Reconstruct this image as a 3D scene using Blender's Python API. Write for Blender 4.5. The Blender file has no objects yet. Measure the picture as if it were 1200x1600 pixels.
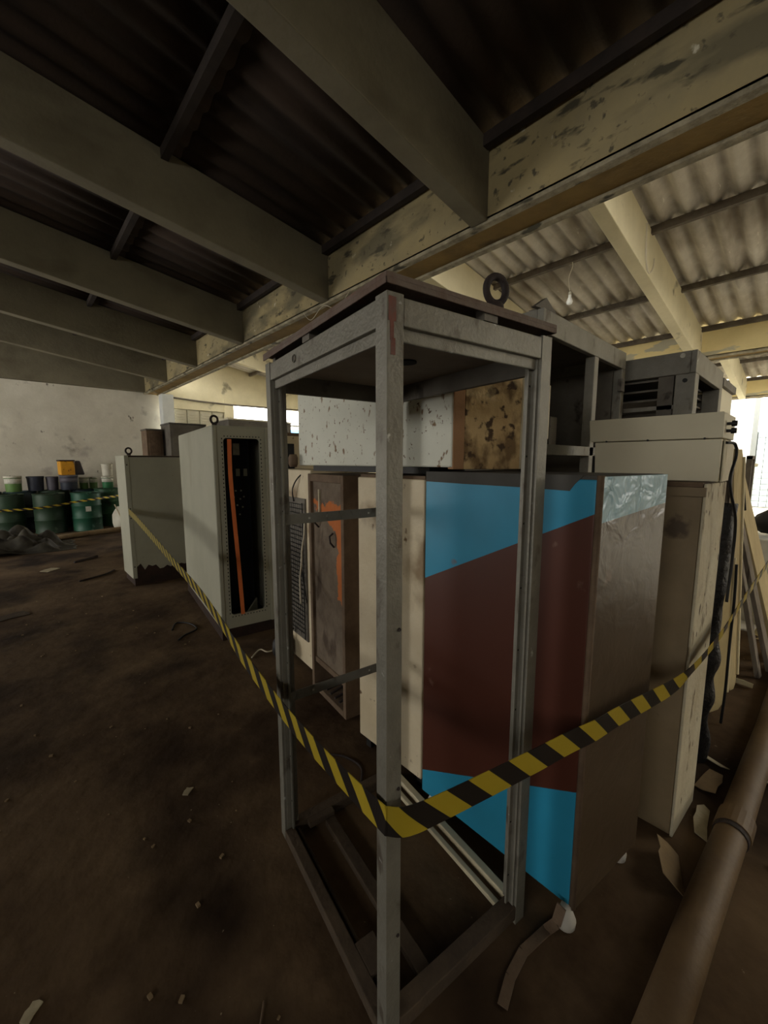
import bpy, bmesh, math, random
from math import sin, cos, pi, radians as R, sqrt, atan2, hypot
from mathutils import Vector, Matrix, noise
random.seed(7)
SC = bpy.context.scene
COL = SC.collection

# ------------------------------------------------------------------ camera
cam_d = bpy.data.cameras.new('camera')
cam = bpy.data.objects.new('camera', cam_d)
COL.objects.link(cam)
cam_d.sensor_fit = 'VERTICAL'
cam_d.sensor_height = 36.0
cam_d.sensor_width = 27.0
cam_d.lens = 36.0 * 627 / 1600
cam_d.clip_start = 0.03
cam.location = (0, 0, 1.6)
cam.rotation_euler = (R(90 - 7.18), 0, R(-42.8))
SC.camera = cam

# ------------------------------------------------------------------ light
SC.view_settings.view_transform = 'Standard'
SC.view_settings.look = 'None'
SC.view_settings.gamma = 1.0
SC.view_settings.use_curve_mapping = False
SC.view_settings.exposure = 0.35
W = bpy.data.worlds.new('sky')
SC.world = W
W.use_nodes = True
bg = W.node_tree.nodes['Background']
bg.inputs[0].default_value = (1.0, 0.965, 0.89, 1)
bg.inputs[1].default_value = 7.0

def portal(name, loc, rot, sx, sy):
    l = bpy.data.lights.new(name, 'AREA')
    l.shape = 'RECTANGLE'
    l.size = sx
    l.size_y = sy
    l.cycles.is_portal = True
    o = bpy.data.objects.new(name, l)
    o.location = loc
    o.rotation_euler = rot
    COL.objects.link(o)
    return o
# daylight openings of the shed, some unseen ones added for light (area lights look along their local -Z)
portal('daylight_clerestory', (3.2, 2.4, 4.45), (R(90), 0, R(-90)), 20.8, 0.7)
portal('daylight_east', (16.15, 3.4, 1.75), (R(90), 0, R(90)), 5.6, 3.4)
portal('daylight_north', (7.3, 12.95, 2.3), (R(-90), 0, 0), 3.8, 2.2)
portal('daylight_west', (-5.95, 9.2, 1.75), (R(90), 0, R(-90)), 4.4, 2.9)
portal('fill_west_near', (-5.95, -1.5, 2.75), (R(90), 0, R(-90)), 5.0, .9)  # unseen strip opening added to brighten the faces turned left
portal('fill_roof_gap', (7.6, -5.3, 4.3), (0, 0, 0), 3.2, 5.2)  # unseen roof opening added to brighten the right bay
portal('daylight_south', (11.5, -7.95, 2.5), (R(90), 0, 0), 5.0, 1.6)

# ------------------------------------------------------------------ materials
def mat(name, c1, c2=None, scale=3.0, detail=6, rough=0.75, metal=0.0, bump=0.15, bscale=40.0,
        spots=(), lo=0.35, hi=0.65, stretch=(1, 1, 1), spec=0.4):
    m = bpy.data.materials.new(name)
    m.use_nodes = True
    n = m.node_tree.nodes
    l = m.node_tree.links
    b = n['Principled BSDF']
    b.inputs['Roughness'].default_value = rough
    b.inputs['Metallic'].default_value = metal
    b.inputs['Specular IOR Level'].default_value = spec
    tc = n.new('ShaderNodeTexCoord')
    mp = n.new('ShaderNodeMapping')
    mp.inputs['Scale'].default_value = stretch
    l.new(tc.outputs['Object'], mp.inputs['Vector'])
    nz = n.new('ShaderNodeTexNoise')
    nz.inputs['Scale'].default_value = scale
    nz.inputs['Detail'].default_value = detail
    nz.inputs['Roughness'].default_value = 0.65
    l.new(mp.outputs[0], nz.inputs['Vector'])
    mr = n.new('ShaderNodeMapRange')
    mr.inputs['From Min'].default_value = lo
    mr.inputs['From Max'].default_value = hi
    l.new(nz.outputs['Fac'], mr.inputs['Value'])
    mix = n.new('ShaderNodeMix')
    mix.data_type = 'RGBA'
    l.new(mr.outputs[0], mix.inputs['Factor'])
    mix.inputs['A'].default_value = (*c1, 1)
    mix.inputs['B'].default_value = (*(c2 or c1), 1)
    out = mix.outputs['Result']
    for i, s in enumerate(spots):
        col, sc, a, z = s[:4]
        st = s[4] if len(s) > 4 else (1, 1, 1)
        m2 = n.new('ShaderNodeMapping')
        m2.inputs['Scale'].default_value = st
        m2.inputs['Location'].default_value = (3.1 * i + 1.7, 5.3 * i, 2.2 * i)
        l.new(tc.outputs['Object'], m2.inputs['Vector'])
        q = n.new('ShaderNodeTexNoise')
        q.inputs['Scale'].default_value = sc
        q.inputs['Detail'].default_value = 5
        l.new(m2.outputs[0], q.inputs['Vector'])
        r = n.new('ShaderNodeMapRange')
        r.inputs['From Min'].default_value = a
        r.inputs['From Max'].default_value = z
        l.new(q.outputs['Fac'], r.inputs['Value'])
        x = n.new('ShaderNodeMix')
        x.data_type = 'RGBA'
        l.new(r.outputs[0], x.inputs['Factor'])
        l.new(out, x.inputs['A'])
        x.inputs['B'].default_value = (*col, 1)
        out = x.outputs['Result']
    l.new(out, b.inputs['Base Color'])
    if bump:
        bz = n.new('ShaderNodeTexNoise')
        bz.inputs['Scale'].default_value = bscale
        bz.inputs['Detail'].default_value = 4
        l.new(mp.outputs[0], bz.inputs['Vector'])
        bp = n.new('ShaderNodeBump')
        bp.inputs['Strength'].default_value = bump
        bp.inputs['Distance'].default_value = 0.01
        l.new(bz.outputs['Fac'], bp.inputs['Height'])
        l.new(bp.outputs[0], b.inputs['Normal'])
    m['out'] = 1
    return m

def s(r, g, b):      # sRGB 0-255 to linear
    f = lambda v: (v / 255 / 12.92) if v / 255 <= 0.04045 else ((v / 255 + 0.055) / 1.055) ** 2.4
    return (f(r), f(g), f(b))

DIRT = s(70, 55, 42)
M = {}
M['floor'] = mat('packed_dirt_floor', s(58, 42, 28), s(116, 96, 72), 0.8, 10, 0.95, 0, 0.9, 9,
                 [(s(128, 106, 80), 1.3, 0.60, 0.80), (s(40, 28, 19), 0.9, 0.52, 0.66), (s(170, 155, 130), 38, 0.73, 0.78)], spec=0.15)
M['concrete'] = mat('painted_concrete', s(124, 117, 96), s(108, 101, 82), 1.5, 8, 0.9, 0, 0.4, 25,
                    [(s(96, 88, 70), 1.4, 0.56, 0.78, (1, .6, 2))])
M['gutter'] = mat('flaking_yellow_concrete', s(168, 152, 110), s(146, 135, 104), 1.6, 8, 0.9, 0, 0.5, 22,
                  [(s(112, 104, 80), 1.7, 0.50, 0.60, (1, .6, 1.6)), (s(78, 73, 57), 5.5, 0.62, 0.69, (1, .6, 1.8)), (s(92, 86, 68), 16, 0.62, 0.70), (s(205, 198, 175), 6, 0.68, 0.72)])
M['gutter_lip'] = mat('bare_concrete_lip', s(176, 166, 140), s(120, 112, 92), 6, 8, 0.95, 0, 0.8, 40,
                      [(s(80, 76, 62), 9, 0.6, 0.66, (1, .4, 1))])
M['gutter_soffit'] = mat('ochre_soffit', s(150, 122, 66), s(118, 96, 54), 1.6, 8, 0.9, 0, 0.4, 25,
                         [(s(78, 68, 44), 2.6, 0.6, 0.7, (1, .5, 1))])
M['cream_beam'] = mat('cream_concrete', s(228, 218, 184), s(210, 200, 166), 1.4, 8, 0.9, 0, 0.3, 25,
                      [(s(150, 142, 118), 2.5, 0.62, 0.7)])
M['yellow_beam'] = mat('pale_yellow_concrete', s(238, 220, 164), s(226, 208, 152), 1.6, 8, 0.9, 0, 0.3, 25,
                       [(s(190, 184, 160), 1.4, 0.55, 0.57, (1, .7, 2.5))])
M['sheet_dark'] = mat('dark_fibre_cement', s(70, 56, 46), s(56, 46, 38), 1.2, 8, 0.95, 0, 0.3, 30,
                      [(s(46, 38, 34), 2.0, 0.5, 0.7, (.5, 3, 1))])  # dark brown sheets over the left bay
M['sheet_light'] = mat('fibre_cement', s(214, 208, 196), s(182, 174, 160), 1.6, 8, 0.95, 0, 0.4, 30,
                       [(s(140, 128, 112), 1.3, 0.52, 0.72, (.5, 2.5, 1)), (s(228, 222, 210), 9, .68, .76, (.5, 2, 1))])
def groove_dirt_shade(m, pitch, dark, amount):  # dark stripes paint in trough dirt and the shading flat light leaves out
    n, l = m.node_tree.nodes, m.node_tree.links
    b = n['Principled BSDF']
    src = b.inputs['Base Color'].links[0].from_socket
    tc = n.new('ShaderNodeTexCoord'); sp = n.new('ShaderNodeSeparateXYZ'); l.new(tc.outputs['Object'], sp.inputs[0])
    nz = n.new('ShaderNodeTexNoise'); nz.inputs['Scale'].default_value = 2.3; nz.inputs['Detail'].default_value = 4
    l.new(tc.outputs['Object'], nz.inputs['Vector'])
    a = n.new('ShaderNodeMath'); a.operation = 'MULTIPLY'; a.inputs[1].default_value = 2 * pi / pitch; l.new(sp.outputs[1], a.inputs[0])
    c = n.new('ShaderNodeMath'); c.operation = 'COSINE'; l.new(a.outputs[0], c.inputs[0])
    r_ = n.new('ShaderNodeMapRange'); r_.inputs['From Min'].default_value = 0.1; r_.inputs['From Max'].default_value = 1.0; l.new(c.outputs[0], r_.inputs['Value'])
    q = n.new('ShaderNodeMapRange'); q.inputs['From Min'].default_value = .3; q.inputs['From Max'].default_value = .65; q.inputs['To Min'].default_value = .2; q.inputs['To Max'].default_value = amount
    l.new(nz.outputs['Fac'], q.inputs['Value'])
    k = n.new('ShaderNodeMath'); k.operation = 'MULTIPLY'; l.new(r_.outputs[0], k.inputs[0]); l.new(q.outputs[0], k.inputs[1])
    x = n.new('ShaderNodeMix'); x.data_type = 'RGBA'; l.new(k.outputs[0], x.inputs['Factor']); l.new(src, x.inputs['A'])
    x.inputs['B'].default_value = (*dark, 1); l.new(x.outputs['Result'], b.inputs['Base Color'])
groove_dirt_shade(M['sheet_light'], .235, s(112, 100, 84), .8)
groove_dirt_shade(M['sheet_dark'], .235, s(44, 36, 30), .35)
M['purlin'] = mat('dark_purlin', s(58, 48, 42), s(40, 34, 30), 5, rough=.85)
M['purlin_grey'] = mat('grey_purlin', s(112, 104, 92), s(82, 74, 66), 5, rough=.85)
M['plaster'] = mat('white_plaster', s(216, 210, 194), s(192, 185, 168), 0.9, 9, 0.9, 0, 0.3, 18,
                   [(s(120, 110, 98), 1.5, 0.64, 0.74), (s(95, 85, 74), 5.5, 0.69, 0.74, (1, 1, .6)), (s(176, 168, 156), 2, 0.6, .72)])
M['white_paint'] = mat('white_painted_wall', s(235, 238, 236), s(220, 224, 224), 2, rough=.85)
M['grey_steel'] = mat('worn_grey_steel', s(136, 133, 123), s(116, 112, 101), 5, 8, 0.5, 0.25, 0.2, 90,
                      [(s(96, 88, 78), 14, 0.60, 0.68, (1, 1, .5)), (s(190, 190, 184), 24, 0.70, 0.76)])
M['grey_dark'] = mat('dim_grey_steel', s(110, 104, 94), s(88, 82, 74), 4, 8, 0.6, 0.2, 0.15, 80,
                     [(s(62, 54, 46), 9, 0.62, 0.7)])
M['lid_edge'] = mat('rusty_grey_steel', s(118, 106, 96), s(96, 72, 60), 7, 8, 0.7, 0.1, 0.3, 80,
                    [(s(128, 78, 62), 9, 0.62, 0.7)])
M['underside'] = mat('dark_underside', s(150, 136, 120), s(128, 114, 100), 3, 8, 0.8, 0, 0.1, 60)
M['red_patch'] = mat('red_primer', s(128, 74, 62), s(112, 90, 82), 30, 8, 0.8)
M['black'] = mat('black_iron', s(34, 32, 31), s(24, 23, 23), 8, rough=.6)
M['rust_iron'] = mat('rusty_iron', s(62, 50, 46), s(42, 36, 34), 20, rough=.8, bump=.5)
M['base_steel'] = mat('muddy_steel', s(84, 70, 54), s(62, 50, 38), 6, 8, 0.85, 0.0, 0.3, 60)
M['dirt_steel'] = mat('dirty_brown_steel', s(118, 98, 78), s(92, 74, 58), 6, 8, 0.8, 0.05, 0.3, 60)
M['white_enamel'] = mat('dirty_white_enamel', s(224, 210, 182), s(208, 192, 160), 3, 8, 0.6, 0, 0.15, 60,
                        [(s(120, 96, 70), 11, 0.66, 0.70), (s(90, 70, 52), 30, 0.72, 0.75), (s(150, 128, 98), 2.2, 0.6, 0.7)])
M['speckled'] = mat('speckled_white_enamel', s(222, 222, 208), s(208, 208, 194), 2, 8, 0.6, 0, 0.1, 60,
                    [(s(130, 104, 72), 26, 0.62, 0.67, (1, 1, .6)), (s(110, 90, 66), 52, 0.66, 0.70)])
M['brown_trim'] = mat('tan_trim', s(168, 128, 92), s(148, 112, 80), 5, rough=.8)
M['chipped'] = mat('scraped_insulation', s(206, 180, 134), s(184, 154, 108), 4, 8, 0.9, 0, 0.5, 30,
                   [(s(122, 98, 66), 7, 0.50, 0.58, (1, 1, .7)), (s(78, 60, 42), 20, 0.55, 0.62), (s(222, 200, 156), 3, .62, .68)])
M['beige'] = mat('beige_enamel', s(206, 196, 168), s(192, 180, 152), 2, rough=.65, spots=[(s(150, 134, 104), 9, .68, .74)])
M['console'] = mat('stone_beige_enamel', s(214, 206, 180), s(204, 196, 170), 1.2, rough=.6, bump=.05)
M['cab_grey'] = mat('olive_grey_enamel', s(170, 168, 150), s(158, 156, 138), 1.5, rough=.6, bump=.05,
                    spots=[(s(120, 112, 92), 18, .72, .76), (s(136, 128, 108), 1.6, .6, .75, (1, 1, .4))])
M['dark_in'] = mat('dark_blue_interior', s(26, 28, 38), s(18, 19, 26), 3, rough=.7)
M['orange'] = mat('orange_strip', s(232, 128, 70), s(214, 112, 60), 5, rough=.6)
M['hole'] = mat('punched_hole', s(14, 13, 12), rough=.9, bump=0)
M['rust_base'] = mat('rusted_plinth', s(58, 38, 28), s(40, 28, 22), 8, rough=.9)
M['dark_cap'] = mat('dark_grey_cap', s(84, 82, 78), s(70, 68, 64), 4, rough=.8, spots=[(s(120, 116, 98), 5, .64, .68)])
M['wet_side'] = None
M['plastic_foot'] = mat('white_plastic_foot', s(200, 196, 186), rough=.5, bump=0)
M['taupe'] = mat('taupe_panel', s(142, 124, 96), s(122, 106, 80), 2.5, 8, 0.6, 0, 0.15, 30, [(s(80, 66, 50), 6, .64, .72)])
M['peeled'] = mat('peeling_cream_paint', s(206, 198, 174), s(184, 172, 144), 4, 8, 0.8, 0, 0.4, 50,
                  [(s(120, 104, 80), 9, .60, .64, (1, 1, .4)), (s(80, 64, 48), 22, .67, .71, (1, 1, .5))])
M['foam'] = mat('tan_board', s(186, 168, 122), s(168, 150, 106), 3, rough=.85, spots=[(s(120, 100, 66), 5, .66, .72)])
M['board_edge'] = mat('pale_board_edge', s(228, 216, 178), s(212, 198, 158), 5, rough=.8)
M['wood_grey'] = mat('weathered_grey_wood', s(140, 130, 116), s(104, 94, 82), 3, 8, .9, 0, .6, 30,
                     [(s(72, 62, 54), 7, .58, .66, (3, 3, .3))], stretch=(2.5, 2.5, .4))
M['wood_yellow'] = mat('yellow_plank', s(198, 180, 136), s(176, 158, 118), 3, 8, .85, 0, .4, 30, stretch=(2, 2, .4))
M['netting'] = mat('black_sheeting', s(40, 38, 36), s(24, 23, 22), 14, 8, .55, 0, 1.0, 45, [(s(120, 114, 104), 30, .70, .76)])
M['pipe'] = mat('dirty_beige_pipe', s(112, 90, 62), s(90, 70, 46), 3, 8, .6, 0, .2, 40, [(s(96, 76, 54), 6, .6, .68)])
M['cardboard'] = mat('dirty_cardboard', s(150, 128, 96), s(120, 100, 74), 5, rough=.9)
M['cream_scrap'] = mat('cream_scrap', s(198, 188, 160), s(160, 146, 118), 8, rough=.85)
M['drum_green'] = mat('green_drum_paint', s(48, 86, 58), s(34, 66, 46), 2, 8, .5, .1, .15, 60,
                      [(s(84, 110, 86), 5, .62, .7), (s(30, 44, 34), 3, .6, .7)])
M['drum_teal'] = mat('teal_drum_paint', s(34, 82, 60), s(28, 68, 52), 2, 8, .5, .1, .15, 60, [(s(96, 128, 112), 5, .62, .7)])
M['drum_dark'] = mat('dark_green_drum_paint', s(40, 62, 42), s(28, 46, 32), 2, 8, .55, .1, .15, 60, [(s(70, 84, 68), 5, .62, .7)])
M['drum_blue'] = mat('navy_drum_paint', s(36, 58, 66), s(28, 42, 50), 2, 8, .5, .1, .15, 60)
M['bucket_green'] = mat('green_bucket', s(96, 128, 70), s(84, 112, 60), 3, rough=.5, bump=0)
M['bucket_green_dark'] = mat('deep_green_bucket', s(44, 108, 66), s(36, 92, 56), 3, rough=.5, bump=0)
M['white_plastic'] = mat('white_plastic', s(212, 208, 192), s(190, 184, 166), 4, rough=.55, bump=0, spots=[(s(150, 140, 118), 5, .62, .7)])
M['yellow_plastic'] = mat('yellow_can', s(222, 160, 40), s(200, 136, 36), 4, rough=.5, bump=0, spots=[(s(120, 72, 30), 14, .60, .66)])
M['dark_plastic'] = mat('dark_blue_plastic', s(50, 54, 66), s(36, 38, 48), 4, rough=.55, bump=0)
M['grey_plastic'] = mat('grey_violet_plastic', s(96, 92, 100), s(76, 72, 80), 4, rough=.55, bump=0)
M['label'] = mat('paper_label', s(206, 204, 192), s(176, 172, 158), 30, rough=.8, bump=0)
M['tan_plastic'] = mat('tan_bucket', s(188, 156, 112), s(168, 138, 98), 4, rough=.6, bump=0)
M['tarp'] = mat('dark_olive_tarp', s(74, 70, 58), s(46, 42, 36), 5, 8, .7, 0, .6, 20, [(s(190, 182, 166), 2.3, .66, .70)])
M['glass_block'] = mat('pale_blue_block', s(205, 222, 226), s(190, 208, 214), 6, rough=.3, bump=0)
M['mortar'] = mat('grey_mortar', s(120, 124, 124), rough=.9)
M['straw'] = mat('straw', s(206, 188, 140), s(170, 150, 104), 12, rough=.9)
M['cable'] = mat('black_cable', s(26, 25, 24), rough=.6, bump=0)
M['white_cable'] = mat('white_cable', s(206, 196, 172), rough=.6, bump=0)
M['bulb'] = mat('frosted_bulb', s(245, 245, 240), rough=.3, bump=0)
M['cream_door'] = mat('cream_shutter', s(198, 192, 170), s(182, 176, 154), 2, rough=.8)
M['outside_blue'] = mat('blue_outside_sheet', s(90, 140, 190), s(110, 160, 205), 3, rough=.7)
M['red_thing'] = mat('faded_red_plastic', s(176, 96, 84), rough=.7)
M['tan_carton'] = mat('orange_tan_carton', s(222, 178, 112), s(206, 160, 96), 5, rough=.8)
M['outdoor_ground'] = mat('pale_concrete_yard', s(206, 202, 190), s(188, 182, 168), 1, rough=.9)

def painted(name, blue, other, bands, rough, wrinkle=0.0, extra=None, spec=.5):
    """flat paint job: blue above/below straight-edged lines in local (y or x, z) and another colour between"""
    m = bpy.data.materials.new(name)
    m.use_nodes = True
    n = m.node_tree.nodes
    l = m.node_tree.links
    b = n['Principled BSDF']
    b.inputs['Roughness'].default_value = rough
    b.inputs['Specular IOR Level'].default_value = spec
    tc = n.new('ShaderNodeTexCoord')
    sp = n.new('ShaderNodeSeparateXYZ')
    l.new(tc.outputs['Object'], sp.inputs[0])
    def math_(op, a, c=None):
        x = n.new('ShaderNodeMath')
        x.operation = op
        for i, v in enumerate((a, c)):
            if v is None:
                continue
            if isinstance(v, (int, float)):
                x.inputs[i].default_value = v
            else:
                l.new(v, x.inputs[i])
        return x.outputs[0]
    masks = []
    for axis, a, k, q, sign in bands:          # z > a + k*u + q*u^2 (sign +1) or below (-1)
        u = sp.outputs[axis]
        line = math_('ADD', math_('ADD', math_('MULTIPLY', u, k), a), math_('MULTIPLY', math_('MULTIPLY', u, u), q))
        masks.append(math_('GREATER_THAN', sp.outputs[2], line) if sign > 0 else math_('LESS_THAN', sp.outputs[2], line))
    f = masks[0]
    for x in masks[1:]:
        f = math_('MAXIMUM', f, x)
    nz = n.new('ShaderNodeTexNoise')
    nz.inputs['Scale'].default_value = 4
    nz.inputs['Detail'].default_value = 8
    l.new(tc.outputs['Object'], nz.inputs['Vector'])
    mx = n.new('ShaderNodeMix')
    mx.data_type = 'RGBA'
    l.new(f, mx.inputs['Factor'])
    mx.inputs['A'].default_value = (*other, 1)
    mx.inputs['B'].default_value = (*blue, 1)
    dk = n.new('ShaderNodeMix')
    dk.data_type = 'RGBA'
    dk.blend_type = 'MULTIPLY'
    mr = n.new('ShaderNodeMapRange')
    mr.inputs['From Min'].default_value = .3
    mr.inputs['From Max'].default_value = .75
    mr.inputs['To Max'].default_value = .35
    l.new(nz.outputs['Fac'], mr.inputs['Value'])
    l.new(mr.outputs[0], dk.inputs['Factor'])
    l.new(mx.outputs['Result'], dk.inputs['A'])
    dk.inputs['B'].default_value = (.55, .5, .46, 1)
    out = dk.outputs['Result']
    if extra:                                    # scuffs
        q = n.new('ShaderNodeTexNoise')
        q.inputs['Scale'].default_value = 7
        q.inputs['Detail'].default_value = 6
        l.new(tc.outputs['Object'], q.inputs['Vector'])
        r2 = n.new('ShaderNodeMapRange')
        r2.inputs['From Min'].default_value = .68
        r2.inputs['From Max'].default_value = .74
        l.new(q.outputs['Fac'], r2.inputs['Value'])
        x = n.new('ShaderNodeMix')
        x.data_type = 'RGBA'
        l.new(r2.outputs[0], x.inputs['Factor'])
        l.new(out, x.inputs['A'])
        x.inputs['B'].default_value = (*extra, 1)
        out = x.outputs['Result']
    l.new(out, b.inputs['Base Color'])
    if wrinkle:
        w = n.new('ShaderNodeTexNoise')
        w.inputs['Scale'].default_value = 9
        w.inputs['Detail'].default_value = 3
        w.inputs['Distortion'].default_value = .5
        l.new(tc.outputs['Object'], w.inputs['Vector'])
        bp = n.new('ShaderNodeBump')
        bp.inputs['Strength'].default_value = wrinkle
        bp.inputs['Distance'].default_value = 0.03
        zr = n.new('ShaderNodeMapRange')
        zr.inputs['From Min'].default_value = 1.25
        zr.inputs['From Max'].default_value = 1.5
        zr.inputs['To Min'].default_value = .5 * wrinkle
        zr.inputs['To Max'].default_value = 3.0 * wrinkle
        l.new(sp.outputs[2], zr.inputs['Value'])
        l.new(zr.outputs[0], bp.inputs['Strength'])
        w.inputs['Scale'].default_value = 11
        l.new(w.outputs['Fac'], bp.inputs['Height'])
        l.new(bp.outputs[0], b.inputs['Normal'])
    return m

# ------------------------------------------------------------------ mesh helpers
class MB:
    def __init__(self):
        self.v = []
        self.f = []
        self.mi = []
    def add(self, vs, fs, mi=0):
        k = len(self.v)
        self.v += [tuple(p) for p in vs]
        self.f += [tuple(k + i for i in f) for f in fs]
        self.mi += [mi] * len(fs)
        return self
    def box(self, x0, x1, y0, y1, z0, z1, mi=0, T=None):
        vs = [Vector(p) for p in ((x0, y0, z0), (x1, y0, z0), (x1, y1, z0), (x0, y1, z0),
                                  (x0, y0, z1), (x1, y0, z1), (x1, y1, z1), (x0, y1, z1))]
        if T:
            vs = [T @ p for p in vs]
        return self.add(vs, [(0, 3, 2, 1), (4, 5, 6, 7), (0, 1, 5, 4), (1, 2, 6, 5), (2, 3, 7, 6), (3, 0, 4, 7)], mi)
    def prism(self, poly, z0, z1, mi=0):
        n = len(poly)
        vs = [(p[0], p[1], z0) for p in poly] + [(p[0], p[1], z1) for p in poly]
        fs = [tuple(range(n))[::-1], tuple(range(n, 2 * n))]
        fs += [(i, (i + 1) % n, n + (i + 1) % n, n + i) for i in range(n)]
        return self.add(vs, fs, mi)
    def extrude(self, poly3, d, mi=0):            # polygon of 3D points pushed along vector d
        n = len(poly3)
        d = Vector(d)
        vs = [Vector(p) for p in poly3] + [Vector(p) + d for p in poly3]
        fs = [tuple(range(n))[::-1], tuple(range(n, 2 * n))]
        fs += [(i, (i + 1) % n, n + (i + 1) % n, n + i) for i in range(n)]
        return self.add(vs, fs, mi)
    def plank(self, a, b, w, t, side=(0, 1, 0), mi=0):
        a = Vector(a)
        b = Vector(b)
        d = (b - a).normalized()
        sd = Vector(side)
        sd = (sd - d * sd.dot(d)).normalized() * (w / 2)
        n = d.cross(sd).normalized() * (t / 2)
        vs = [a - sd - n, a + sd - n, a + sd + n, a - sd + n, b - sd - n, b + sd - n, b + sd + n, b - sd + n]
        return self.add(vs, [(0, 3, 2, 1), (4, 5, 6, 7), (0, 1, 5, 4), (1, 2, 6, 5), (2, 3, 7, 6), (3, 0, 4, 7)], mi)
    def tube(self, pts, r, seg=8, mi=0, closed=False):
        pts = [Vector(p) for p in pts]
        n = len(pts)
        rr = r if isinstance(r, (list, tuple)) else [r] * n
        k = len(self.v)
        up = None
        for i, p in enumerate(pts):
            if closed:
                d = pts[(i + 1) % n] - pts[i - 1]
            else:
                d = pts[min(i + 1, n - 1)] - pts[max(i - 1, 0)]
            d.normalize()
            if up is None:
                up = d.orthogonal().normalized()
            up = (up - d * up.dot(d)).normalized()
            sd = d.cross(up)
            for j in range(seg):
                a = 2 * pi * j / seg
                self.v.append(tuple(p + (up * cos(a) + sd * sin(a)) * rr[i]))
        for i in range(n if closed else n - 1):
            for j in range(seg):
                a = k + i * seg + j
                b = k + i * seg + (j + 1) % seg
                c = k + ((i + 1) % n) * seg + (j + 1) % seg
                e = k + ((i + 1) % n) * seg + j
                self.f.append((a, b, c, e))
                self.mi.append(mi)
        if not closed:
            self.f.append(tuple(k + j for j in range(seg))[::-1])
            self.f.append(tuple(k + (n - 1) * seg + j for j in range(seg)))
            self.mi += [mi, mi]
        return self
    def lathe(self, prof, seg=32, mi=0, c=(0, 0, 0)):
        k = len(self.v)
        for r, z in prof:
            for j in range(seg):
                a = 2 * pi * j / seg
                self.v.append((c[0] + r * cos(a), c[1] + r * sin(a), c[2] + z))
        for i in range(len(prof) - 1):
            for j in range(seg):
                self.f.append((k + i * seg + j, k + i * seg + (j + 1) % seg, k + (i + 1) * seg + (j + 1) % seg, k + (i + 1) * seg + j))
                self.mi.append(mi)
        self.f.append(tuple(k + j for j in range(seg))[::-1])
        self.f.append(tuple(k + (len(prof) - 1) * seg + j for j in range(seg)))
        self.mi += [mi, mi]
        return self
    def build(self, name, mats, parent=None, bevel=0.0, smooth=False, solid=0.0):
        me = bpy.data.meshes.new(name)
        me.from_pydata(self.v, [], self.f)
        mats = mats if isinstance(mats, (list, tuple)) else [mats]
        for m in mats:
            me.materials.append(M[m] if isinstance(m, str) else m)
        for p, i in zip(me.polygons, self.mi):
            p.material_index = i
            p.use_smooth = smooth
        bm = bmesh.new()
        bm.from_mesh(me)
        bmesh.ops.recalc_face_normals(bm, faces=bm.faces)
        bm.to_mesh(me)
        bm.free()
        me.update()
        o = bpy.data.objects.new(name, me)
        COL.objects.link(o)
        if parent:
            o.parent = parent
        if solid:
            q = o.modifiers.new('thickness', 'SOLIDIFY')
            q.thickness = solid
        if bevel:
            q = o.modifiers.new('bevel', 'BEVEL')
            q.width = bevel
            q.segments = 2
            q.limit_method = 'ANGLE'
            q.angle_limit = R(40)
        return o

def tag(o, label, cat, group=None, kind=None):
    o['label'] = label
    o['category'] = cat
    if group:
        o['group'] = group
    if kind:
        o['kind'] = kind
    return o
def thing(name, label, cat, loc=(0, 0, 0), rz=0.0, group=None):
    o = bpy.data.objects.new(name, None)
    COL.objects.link(o)
    o.empty_display_size = .1
    o.location = loc
    o.rotation_euler = (0, 0, rz)
    return tag(o, label, cat, group)
def struct(o):
    o['kind'] = 'structure'
    return o
def rebase(o, loc):                    # put a one-mesh thing's origin at its base
    loc = Vector(loc)
    for v in o.data.vertices:
        v.co -= loc
    o.location = loc
    return o

def ring(mb, c, rad, r, nrm=(0, 1, 0), seg=28, mi=0, sz=1.0):
    n = Vector(nrm).normalized()
    up = Vector((0, 0, 1))
    sd = n.cross(up).normalized()
    mb.tube([Vector(c) + up * (rad * sz * cos(2 * pi * i / seg)) + sd * (rad * sin(2 * pi * i / seg)) for i in range(seg)], r, 8, mi, closed=True)
    return mb

def eyebolt(parent, x, y, z, nrm=(0, 1, 0), k=1.0, name='lifting_eye'):
    mb = MB()
    mb.lathe([(.016 * k, 0), (.019 * k, .004 * k), (.018 * k, .012 * k), (.011 * k, .018 * k)], 16, 0, (x, y, z))
    ring(mb, (x, y, z + .045 * k), .026 * k, .0085 * k, nrm, sz=1.12)
    return mb.build(name, 'rust_iron', parent, smooth=True)

# ------------------------------------------------------------------ roof planes
SL = .138
def zr_left(x):
    return 4.4556 - SL * x
def zr_right(x):
    return 4.24 + SL * (7.65 - x)
XB, PER = 2.9, 6.5

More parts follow.
